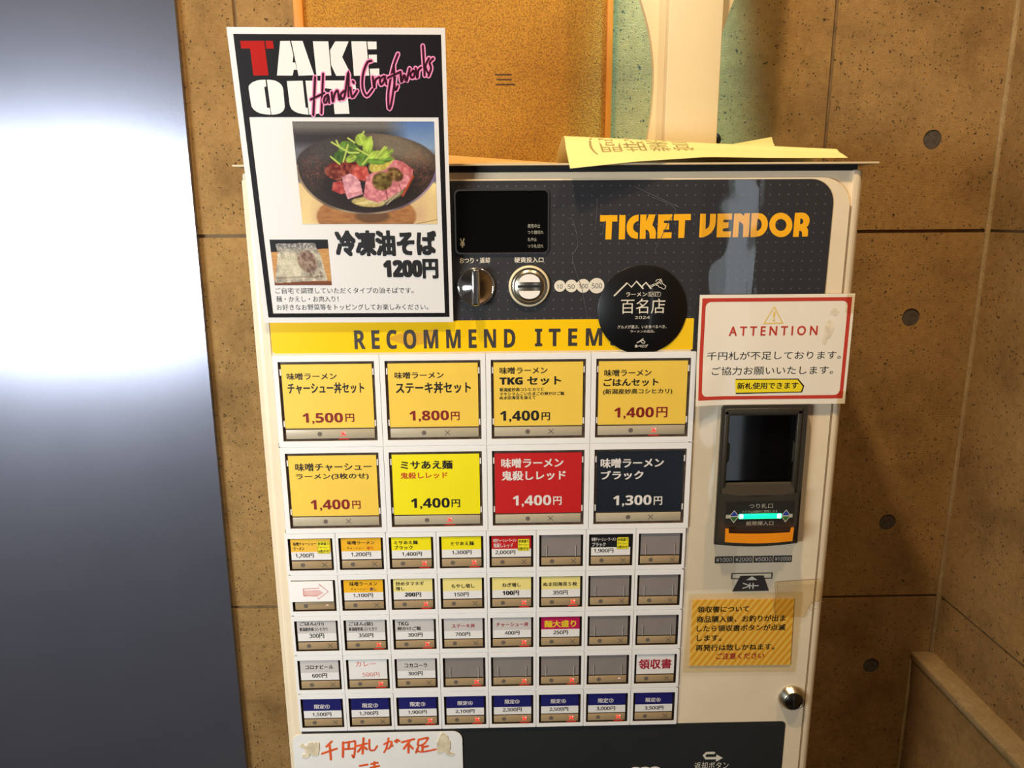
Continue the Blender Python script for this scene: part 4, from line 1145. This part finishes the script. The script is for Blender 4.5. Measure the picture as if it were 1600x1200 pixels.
# receipt notice in a laminate pouch
rec = thing('receipt_notice', 'yellow striped laminated receipt notice taped below the bill acceptor', 'notice', (0.232, 0.001, Z0+0.049))
ro = (-232, -1, -49)
mb = MB()
mb.prism([[(186.0, 57.0), (280.2, 56.0), (278.6, 123.2), (185.8, 123.8)]], 1.2, 1.7, 'receipt_yellow')
for q in PRINTS:
    if q[0] == 'rec':
        mb.text(q[1], q[2], q[3], q[4], q[5], 1.1, q[6], q[7])
mb.build('notice_card', rec, ro)
mb = MB(); mb.prism([[(179.4, 50.0), (285.2, 48.6), (285.8, 130.2), (182.0, 129.6)]], 0.7, 0.95, 'pouch_clear'); mb.build('laminate_pouch', rec, ro)
mb = MB()
mb.prism([[(258.8, 140.6), (298.6, 143.2), (305.6, 136.0), (305.0, 121.0), (296, 120.4), (292, 116), (288.6, 105.0), (262.2, 106.6), (259.8, 118), (260.6, 128)]], 0.2, 0.45, 'tape_clear')
mb.build('torn_tape', rec, ro, label='torn yellowed packing tape')
mb = MB()
mb.stroke([(259.0, 140.6), (279, 142), (298.4, 143.1)], 0.4, 0.1, 'seam'); mb.stroke([(259, 140.4), (260.6, 128), (259.8, 118), (262, 106.8)], 0.35, 0.1, 'seam')
mb.stroke([(288.6, 105.2), (292, 116), (296, 120.4), (305, 121)], 0.35, 0.1, 'seam')
mb.stroke([(292, 116), (294, 112), (299, 114)], 0.3, 0.1, 'seam')
mb.build('tape_edge', rec, ro)

# handwritten note at the foot of the buttons
nt_ = thing('handwritten_note', 'white laminated note with orange brush writing below the lowest buttons at left', 'note', (-0.103, 0.001, Z0-0.10))
no = (103, -1, 100)
mb = MB()
mb.prism([rrect(-184.5, -25.6, -112, -6.8, 9, 6, (1, 1, 1, 1))], 0.4, 0.9, 'note_white')
mb.prism([rrect(-180.8, -28.4, -106, -8.2, 7, 6, (1, 1, 1, 1))], 0.36, 0.42, 'note_white')
for p in STROKES['note']:
    mb.stroke(p, 1.9 if len(p) > 2 else 2.2, 0.25, 'brush_orange')
mb.build('note_card', nt_, no)
for s in ('residueL', 'residueR'):
    mb = MB(); mb.prism([STROKES[s][0]], -0.2, 0.36, 'residue'); mb.build('paper_residue', nt_, no, label='torn beige paper residue')

# ------------------------------------------------------------------ take-out poster (A5 laminate leaning out at its top)
poster = thing('poster', 'white framed TAKE OUT poster with noodle bowl photo, upper left of the ticket machine', 'poster', (-0.1013, -0.002, Z0+0.3801))
poster.rotation_euler = (math.atan2(0.033, 0.2146), math.radians(0.3), 0)
po = (-77, 0, 0)
mb = MB()
mb.box(0, 154, -0.1, 0.6, 0, 217, 'paper_white')
mb.prism([rect(4.2, 151, 4.4, 212.6), rect(8.4, 147.3, 7.8, 157.3)], -0.2, None, 'paper_black')
for c, p in POSTER_GLYPHS:
    mb.prism([p], -0.28, None, 'poster_red' if c == 'R' else 'w')
for w, m, y in ((3.5, 'poster_pink_light', -0.34), (2.7, 'poster_pink', -0.37), (1.5, 'poster_maroon', -0.42)):
    for p in SCRIPT_STROKES:
        mb.stroke(p, w, y, m)
for s, a, b, c, d, bo in POSTER_TEXT:
    mb.text(s, a, b, c, d, -0.2, 'k', bo)
mb.build('poster_sheet', poster, po)

# printed photographs on the poster, painted point by point
def vnoise(x, y, s, seed=0):
    x = x*s; y = y*s
    xi = np.floor(x).astype(int); yi = np.floor(y).astype(int)
    fx = x-xi; fy = y-yi
    fx = fx*fx*(3-2*fx); fy = fy*fy*(3-2*fy)
    def h(a, b):
        n = (a*374761393+b*668265263+seed*1442695041) & 0x7fffffff
        n = ((n ^ (n >> 13))*1274126177) & 0x7fffffff
        return ((n ^ (n >> 16)) & 0xffff)/65535.0
    return (h(xi, yi)*(1-fx)+h(xi+1, yi)*fx)*(1-fy)+(h(xi, yi+1)*(1-fx)+h(xi+1, yi+1)*fx)*fy

class Paint:
    def __init__(s, X, Y):
        s.X = X; s.Y = Y; s.C = np.zeros(X.shape+(3,))
    def over(s, a, rgb):
        rgb = np.asarray(rgb, float)
        if rgb.ndim == 1:
            rgb = rgb[None, None, :]
        s.C = s.C*(1-a[..., None])+rgb*a[..., None]
    def ell(s, cx, cy, rx, ry, ang=0, soft=0.06):
        a = math.radians(ang); dx = s.X-cx; dy = s.Y-cy
        u = (dx*math.cos(a)+dy*math.sin(a))/rx; v = (-dx*math.sin(a)+dy*math.cos(a))/ry
        return np.clip((1-np.sqrt(u*u+v*v))/soft+0.5, 0, 1)
    def poly(s, pts):
        ins = np.zeros(s.X.shape, bool); n = len(pts)
        for i in range(n):
            x1, y1 = pts[i]; x2, y2 = pts[(i+1) % n]
            if y1 == y2: continue
            c = ((s.Y >= min(y1, y2)) & (s.Y < max(y1, y2)) & (s.X < (x2-x1)*(s.Y-y1)/(y2-y1)+x1))
            ins ^= c
        return ins.astype(float)
    def line(s, x1, y1, x2, y2, w, soft=3):
        dx, dy = x2-x1, y2-y1; L = dx*dx+dy*dy
        t = np.clip(((s.X-x1)*dx+(s.Y-y1)*dy)/L, 0, 1)
        d = np.hypot(s.X-x1-t*dx, s.Y-y1-t*dy)
        return np.clip((w/2-d)/soft+0.5, 0, 1)

def picture(name, w, h, nx, ny, fn, parent, off, y):
    U, V = np.meshgrid((np.arange(nx+1))/nx, (np.arange(ny+1))/ny)
    rgb = np.clip(fn(U, V), 0, 255)/255.0
    l = np.where(rgb <= 0.04045, rgb/12.92, ((rgb+0.055)/1.055)**2.4)
    x0, z1 = off
    mb = MB()
    vs = [(x0+w*U[j, i], y, z1-h*V[j, i]) for j in range(ny+1) for i in range(nx+1)]
    fs = [(j*(nx+1)+i, (j+1)*(nx+1)+i, (j+1)*(nx+1)+i+1, j*(nx+1)+i+1) for j in range(ny) for i in range(nx)]
    mb.add(vs, fs, 'printed_photo')
    o = mb.build(name, parent, po)
    at = o.data.color_attributes.new('print', 'FLOAT_COLOR', 'POINT')
    c = np.ones(((nx+1)*(ny+1), 4)); c[:, :3] = l.reshape(-1, 3)
    at.data.foreach_set('color', c.ravel())
    return o

def food(U, V):
    Y = 40+1052*V
    xl = 35+95*V; xr = 1500+45*V
    X = xl+U*(xr-xl)
    P = Paint(X, Y)
    n = lambda s, k=0: vnoise(X, Y, s, k)
    one = np.ones_like(X)
    # blurred background
    t = np.clip((Y-40)/330, 0, 1)
    g = np.stack([112-62*np.clip((Y-90)/90, 0, 1)+55*np.clip((Y-230)/90, 0, 1), 104-60*np.clip((Y-90)/90, 0, 1)+58*np.clip((Y-230)/90, 0, 1), 96-54*np.clip((Y-90)/90, 0, 1)+64*np.clip((Y-230)/90, 0, 1)], -1)
    P.over(one, g)
    b = np.clip((X-980)/260, 0, 1)*np.clip((360-Y)/80+0.3, 0, 1)
    P.over(b, np.stack([88+60*t, 118+50*t, 168+20*t], -1))
    # wooden table
    wood = np.stack([246-34*n(0.006, 3), 218-46*n(0.006, 3), 146-20*n(0.006, 3)], -1)
    P.over(np.clip((Y-640)/30, 0, 1), wood)
    sh = P.ell(800, 1010, 520, 260, 0, 0.05)
    P.over(sh*np.clip((Y-800)/20, 0, 1), np.stack([182-30*vnoise(X*0.3, Y, 0.05, 2), 124-26*vnoise(X*0.3, Y, 0.05, 2), 70-14*vnoise(X*0.3, Y, 0.05, 2)], -1))
    P.over(P.ell(860, 1010, 180, 70, 0, 0.25)*0.8, (96, 66, 44))
    P.over(P.line(1320, 1092, 1560, 1042, 5), (110, 80, 50))
    # bowl: rim outline, upper half flatter than the lower one
    up = P.ell(805, 470, 735, 315, 0, 0.02)*(Y < 470)
    dn = P.ell(805, 470, 735, 520, 0, 0.012)*(Y >= 470)*(Y < 1010)
    bowl = np.maximum(up, dn)
    ang = np.clip((X-90)/1440, 0, 1)
    base = np.stack([44+14*n(0.03, 1)+0*X, 34+10*n(0.03, 1), 29+9*n(0.03, 1)], -1)
    P.over(bowl, base)
    P.over(bowl*P.ell(1130, 290, 380, 130, 18, 0.9)*0.62, np.stack([176-30*n(.1, 4), 156-26*n(.1, 4), 126-24*n(.1, 4)], -1))
    P.over(bowl*P.ell(350, 330, 240, 120, -28, 0.9)*0.32, np.stack([126-50*n(.1, 5), 126-50*n(.1, 5), 124-44*n(.1, 5)], -1))
    P.over(bowl*P.ell(1340, 520, 200, 190, 30, 0.9)*0.6*n(0.09, 6)**2, (176, 100, 66))
    P.over(bowl*P.ell(260, 530, 170, 150, 30, 0.9)*0.7*n(0.09, 7)**3, (176, 92, 70))
    rim = np.clip(dn*1.0-P.ell(805, 470, 716, 500, 0, 0.012), 0, 1)
    P.over(rim*0.85, np.stack([120+70*np.sin(X*0.008)**2, 100+62*np.sin(X*0.008)**2, 84+70*np.clip((X-900)/600, 0, 1)+40*np.sin(X*0.008)**2], -1))
    P.over(P.ell(830, 690, 500, 250, 0, 0.3)*0.75, (34, 22, 18))
    # noodles
    P.over(P.ell(820, 860, 175, 50, 4, 0.15), np.stack([214-60*n(.04, 8), 190-60*n(.04, 8), 118-40*n(.04, 8)], -1))
    P.over(P.ell(950, 800, 260, 75, -16, 0.2)*0.6, (204, 180, 110))
    for i in range(9):
        P.over(P.line(690+i*40, 875+8*math.sin(i), 760+i*48, 860-i*12, 11), (232-6*i, 212-5*i, 140))
    P.over(P.ell(960, 470, 140, 80, -20, 0.2), np.stack([226-60*n(.05, 9), 206-60*n(.05, 9), 96-40*n(.05, 9)], -1))
    # cooked meat, left
    mt = lambda a, c, k, amp: P.over(a, np.stack([c[0]-amp*n(0.035, k), c[1]-amp*n(0.035, k), c[2]-amp*0.8*n(0.035, k)], -1))
    mt(P.ell(560, 510, 185, 88, -8, 0.1), (182, 100, 74), 11, 110)
    mt(P.ell(460, 560, 105, 60, 25, 0.12), (158, 86, 62), 12, 90)
    mt(P.poly([(640, 555), (720, 465), (800, 490), (830, 570), (780, 640), (690, 620)]), (226, 112, 92), 13, 60)
    mt(P.poly([(452, 655), (540, 630), (590, 760), (530, 775), (440, 735)]), (206, 98, 88), 14, 60)
    mt(P.poly([(545, 600), (625, 560), (690, 590), (735, 650), (762, 775), (640, 815), (605, 828), (570, 730)]), (244, 178, 176), 15, 56)
    P.over(P.line(590, 790, 750, 745, 8), (206, 112, 118))
    # slices, right
    mt(P.poly([(800, 590), (860, 555), (1000, 520), (1090, 420), (1180, 440), (1285, 520), (1280, 590), (1240, 690), (1160, 740), (1010, 830), (920, 866), (800, 825), (768, 800)]), (240, 156, 152), 16, 60)
    P.over(P.line(1000, 720, 1020, 830, 9), (120, 54, 50)); P.over(P.line(1130, 640, 1160, 740, 8), (140, 66, 60))
    P.over(P.line(1285, 590, 1180, 790, 22, 8), (176, 66, 34))
    mt(P.poly([(1090, 425), (1180, 440), (1285, 520), (1270, 600), (1180, 560)]), (232, 138, 130), 17, 70)
    # relish
    mt(P.ell(965, 640, 105, 95, 0, 0.2), (150, 128, 66), 18, 90)
    mt(P.ell(1100, 570, 90, 62, 35, 0.25), (164, 130, 72), 19, 100)
    # leaves
    rs = random.Random(5)
    leaves = [(500, 400, 34, 60, -24, 0), (1010, 420, 70, 26, -8, 1), (680, 340, 40, 70, 40, 0), (830, 340, 60, 40, 30, 1), (620, 290, 95, 52, 20, 1), (540, 370, 45, 90, 10, 0), (745, 220, 60, 62, -30, 2), (815, 280, 52, 92, 12, 2), (700, 390, 120, 48, -15, 1), (870, 390, 90, 46, -35, 2), (1000, 370, 95, 34, -32, 2), (760, 420, 60, 70, 20, 1), (900, 440, 100, 30, 4, 1), (640, 410, 60, 34, -30, 2), (960, 340, 80, 22, -40, 2), (560, 290, 40, 60, 30, 1)]
    gc = [(62, 92, 30), (98, 132, 44), (158, 182, 66)]
    for x, y, a, b, r, k in leaves:
        m_ = P.ell(x, y, a, b, r, 0.12)
        c = np.asarray(gc[k])
        sh_ = 0.68+0.5*n(0.02, int(x))
        P.over(m_, c[None, None, :]*sh_[..., None])
        ca = math.radians(r); L = max(a, b)
        if b > a: ca += math.pi/2
        P.over(P.line(x-L*0.8*math.cos(ca), y-L*0.8*math.sin(ca), x+L*0.8*math.cos(ca), y+L*0.8*math.sin(ca), 7)*0.7, c*1.35)
    for x1, y1, x2, y2 in ((440, 245, 620, 350), (430, 390, 520, 465), (490, 230, 520, 290), (560, 440, 610, 270), (700, 310, 830, 380), (610, 205, 680, 250), (760, 470, 860, 350), (740, 190, 775, 140), (850, 190, 850, 260), (620, 350, 720, 350), (900, 400, 990, 290)):
        P.over(P.line(x1, y1, x2, y2, 17, 5), (186, 200, 88))
    return P.C+(n(0.25, 40)[..., None]-0.5)*16

def bag(U, V):
    X = U*1300; Y = V*1000
    P = Paint(X, Y)
    n = lambda s, k=0: vnoise(X, Y, s, k)
    P.over(np.ones_like(X), np.stack([214-26*vnoise(X*.2, Y, .05, 1), 158-26*vnoise(X*.2, Y, .05, 1), 92-16*vnoise(X*.2, Y, .05, 1)], -1))
    P.over(np.clip((275-0.06*X-Y)/8, 0, 1), (26, 22, 22))
    P.over(np.clip((Y-905)/8, 0, 1), (120, 66, 40))
    body = P.poly([(120, 110), (180, 85), (1010, 75), (1030, 180), (1110, 330), (1210, 860), (1190, 900), (900, 905), (500, 925), (60, 950), (10, 930), (110, 500), (150, 280)])
    g = 0.72+0.42*n(0.012, 3)+0.2*(n(0.05, 4)-0.5)
    P.over(body, np.stack([200*g, 186*g, 160*g], -1))
    P.over(body*np.clip((270-Y)/120, 0, 1)*0.9, np.stack([90+150*n(.05, 5)**2, 86+140*n(.05, 5)**2, 84+130*n(.05, 5)**2], -1))
    P.over(P.ell(420, 560, 300, 230, -10, 0.5)*body*0.7, np.stack([226-30*n(.03, 6), 214-30*n(.03, 6), 178-30*n(.03, 6)], -1))
    mt = n(0.02, 7)
    P.over(P.ell(800, 480, 210, 250, -30, 0.25)*body*0.85, np.stack([176-90*mt, 146-92*mt, 126-84*mt], -1))
    P.over(P.ell(940, 740, 180, 110, 20, 0.4)*body*np.clip(n(.025, 8)*1.6-0.4, 0, 1), (96, 74, 62))
    P.over(P.line(60, 840, 1150, 800, 34, 20)*0.4, (110, 84, 58))
    return P.C+(n(0.08, 9)[..., None]-0.5)*34*body[..., None]
picture('dish_photo', 104.4, 75.0, 250, 180, food, poster, (39.4, 154.4), -0.25)
picture('packet_photo', 45.2, 36.4, 110, 88, bag, poster, (12.5, 67.5), -0.25)

# ------------------------------------------------------------------ things lying on top of the machine
def lerp(a, b, t): return a+(b-a)*t
def paper_loft(rows, m, thick=0.25, nx=26):
    """rows of control points (mm) from front edge to back edge; smooth sheet with a little thickness"""
    R = []
    for row in rows:
        q = []
        for i in range(nx+1):
            t = i/nx*(len(row)-1); k = min(int(t), len(row)-2); f = t-k
            q.append(tuple(lerp(row[k][d], row[k+1][d], f) for d in range(3)))
        R.append(q)
    S = []
    n = len(R)
    for i in range(n-1):
        for k in range(6):
            f = k/6
            p0, p1, p2, p3 = R[max(i-1, 0)], R[i], R[i+1], R[min(i+2, n-1)]
            S.append([tuple(0.5*((2*b[d])+(-a[d]+c[d])*f+(2*a[d]-5*b[d]+4*c[d]-e[d])*f*f+(-a[d]+3*b[d]-3*c[d]+e[d])*f**3) for d in range(3)) for a, b, c, e in zip(p0, p1, p2, p3)])
    S.append(R[-1])
    mb = MB()
    vs = [p for r in S for p in r]
    vs2 = [(x, y, z-thick) for x, y, z in vs]
    w = nx+1
    fs = [(j*w+i, j*w+i+1, (j+1)*w+i+1, (j+1)*w+i) for j in range(len(S)-1) for i in range(nx)]
    mb.add(vs, fs, m, True)
    mb.add(vs2, [tuple(reversed(f)) for f in fs], m, True)
    edge = [i for i in range(w)]+[j*w+nx for j in range(1, len(S))]+[(len(S)-1)*w+i for i in range(nx-1, -1, -1)]+[j*w for j in range(len(S)-2, 0, -1)]
    ne = len(edge)
    mb.add([vs[i] for i in edge]+[vs2[i] for i in edge], [((i+1) % ne, i, ne+i, ne+(i+1) % ne) for i in range(ne)], m)
    return mb, S

fp = thing('folded_paper', 'long pale yellow folded paper with faint upside-down pencil writing lying on the ticket machine', 'paper', (0.19, 0.04, Z0+0.504))
fo = (-190, -40, -504)
front = [(69.0, -13, 499.4), (120, -8, 504.6), (180, 4, 508.8), (230, 16, 508.8), (268, 24, 509.2), (304.5, 30, 509.6)]
mid = [(69.6, 58, 530.4), (120, 60, 527.6), (180, 64, 524.6), (230, 66, 522.4), (268, 66, 520.6), (305, 62, 518.4)]
back = [(65.6, 102, 509.8), (120, 118, 507), (180, 124, 506), (230, 124, 505.6), (268, 120, 505.2), (302, 112, 505)]
q1 = [tuple(lerp(a[d], b[d], 0.5)+(1.0 if d == 2 else 0) for d in range(3)) for a, b in zip(front, mid)]
mb, S = paper_loft([front, q1, mid, back], 'yellow_paper')
fob = mb.build('paper_sheet', fp, fo)
# pencil writing follows the front face of the sheet
mb = MB()
mb.text('営業時間', 98, 176, 0.38, 0.84, 0, 'pencil', 0, True)
mb.text('(', 89, 94, 0.34, 0.9, 0, 'pencil', 0)
def on_face(x, s):
    def at(row):
        for a, b in zip(row, row[1:]):
            if a[0] <= x <= b[0]:
                t = (x-a[0])/(b[0]-a[0]); return tuple(lerp(a[d], b[d], t) for d in range(3))
        return row[0] if x < row[0][0] else row[-1]
    f = s*12; k = min(int(f), 11)
    a, b = at(S[k]), at(S[k+1])
    return tuple(lerp(a[d], b[d], f-k) for d in range(3))
for i, (x, y, z) in enumerate(mb.v):
    p = on_face(x, min(max(z, 0), 1))
    mb.v[i] = (p[0], p[1]-0.10, p[2]+0.06)
mb.build('pencil_writing', fp, fo)

mb = MB()
mb, S = paper_loft([[(215, 128, 505.2), (300, 128, 505.2)], [(226, 150, 526.0), (288.4, 150, 528.2)], [(240, 153, 531.4), (284.4, 153, 539.0)]], 'yellow_paper', 0.25, 12)
top(mb, 'paper_slip', (255, 128, 504.0), 'small yellow paper slip tilted up behind the folded yellow paper', 'paper')

mb = MB()
for x0, x1, z0a, z1a, z0b, z1b, y0, y1, m in ((-70, 62, 504.0, 508.4, 504.0, 505.6, 14, 120, 'manila'), (-74, 58, 508.6, 519.0, 505.8, 509.2, 60, 150, 'manila')):
    mb.add([(x0, y0, z0a), (x1, y0, z0b), (x1, y0, z1b), (x0, y0, z1a), (x0, y1, z0a), (x1, y1, z0b), (x1, y1, z1b), (x0, y1, z1a)],
           [(0, 1, 2, 3), (5, 4, 7, 6), (3, 2, 6, 7), (0, 3, 7, 4), (1, 5, 6, 2), (4, 5, 1, 0)], m)
top(mb, 'paper_envelope', (-6, 70, 504.0), 'manila envelope lying on the ticket machine between poster and folded paper', 'envelope')

# cream plastic stand with a hollow-sided back plate
st = thing('display_stand', 'cream plastic display stand with curved sides standing on the ticket machine', 'stand', (0.193, 0.15, Z0+0.504))
so = (-193, -150, -504)
mb = MB(); mb.box(173.2, 223.2, 130, 144, 504, 900, 'stand_plastic', 0.8); mb.build('front_column', st, so)
mb = MB()
def half(z):
    t = (z-588)/71.0
    return 28.5+(14.1*t*t if z > 588 else 8.5*t*t)
zs_ = [504+(900-504)*i/36 for i in range(37)]
cx_ = 193.5
def halfw(z):
    return half(z) if z < 680 else half(680)+8*(z-680)/220
loop = [(cx_+halfw(z), z) for z in zs_]+[(cx_-halfw(z)-1.0, z) for z in reversed(zs_)]
mb.prism([loop], 144, 152, 'stand_plastic')
mb.build('back_plate', st, so)
mb = MB(); mb.box(160, 222, 127, 185, 504, 507, 'stand_plastic', 1.2); mb.build('base', st, so)
mb = MB()
mb.lathe(231, 538, [(0.01, 158), (4, 159), (6.4, 163), (6.4, 170), (4, 174), (0.01, 175)], 'black_gap', 20)
mb.box(228.5, 233.5, 162, 171, 504, 534, 'black_gap', 1)
mb.build('plug_head', st, so, label='small dark round plug behind the column')
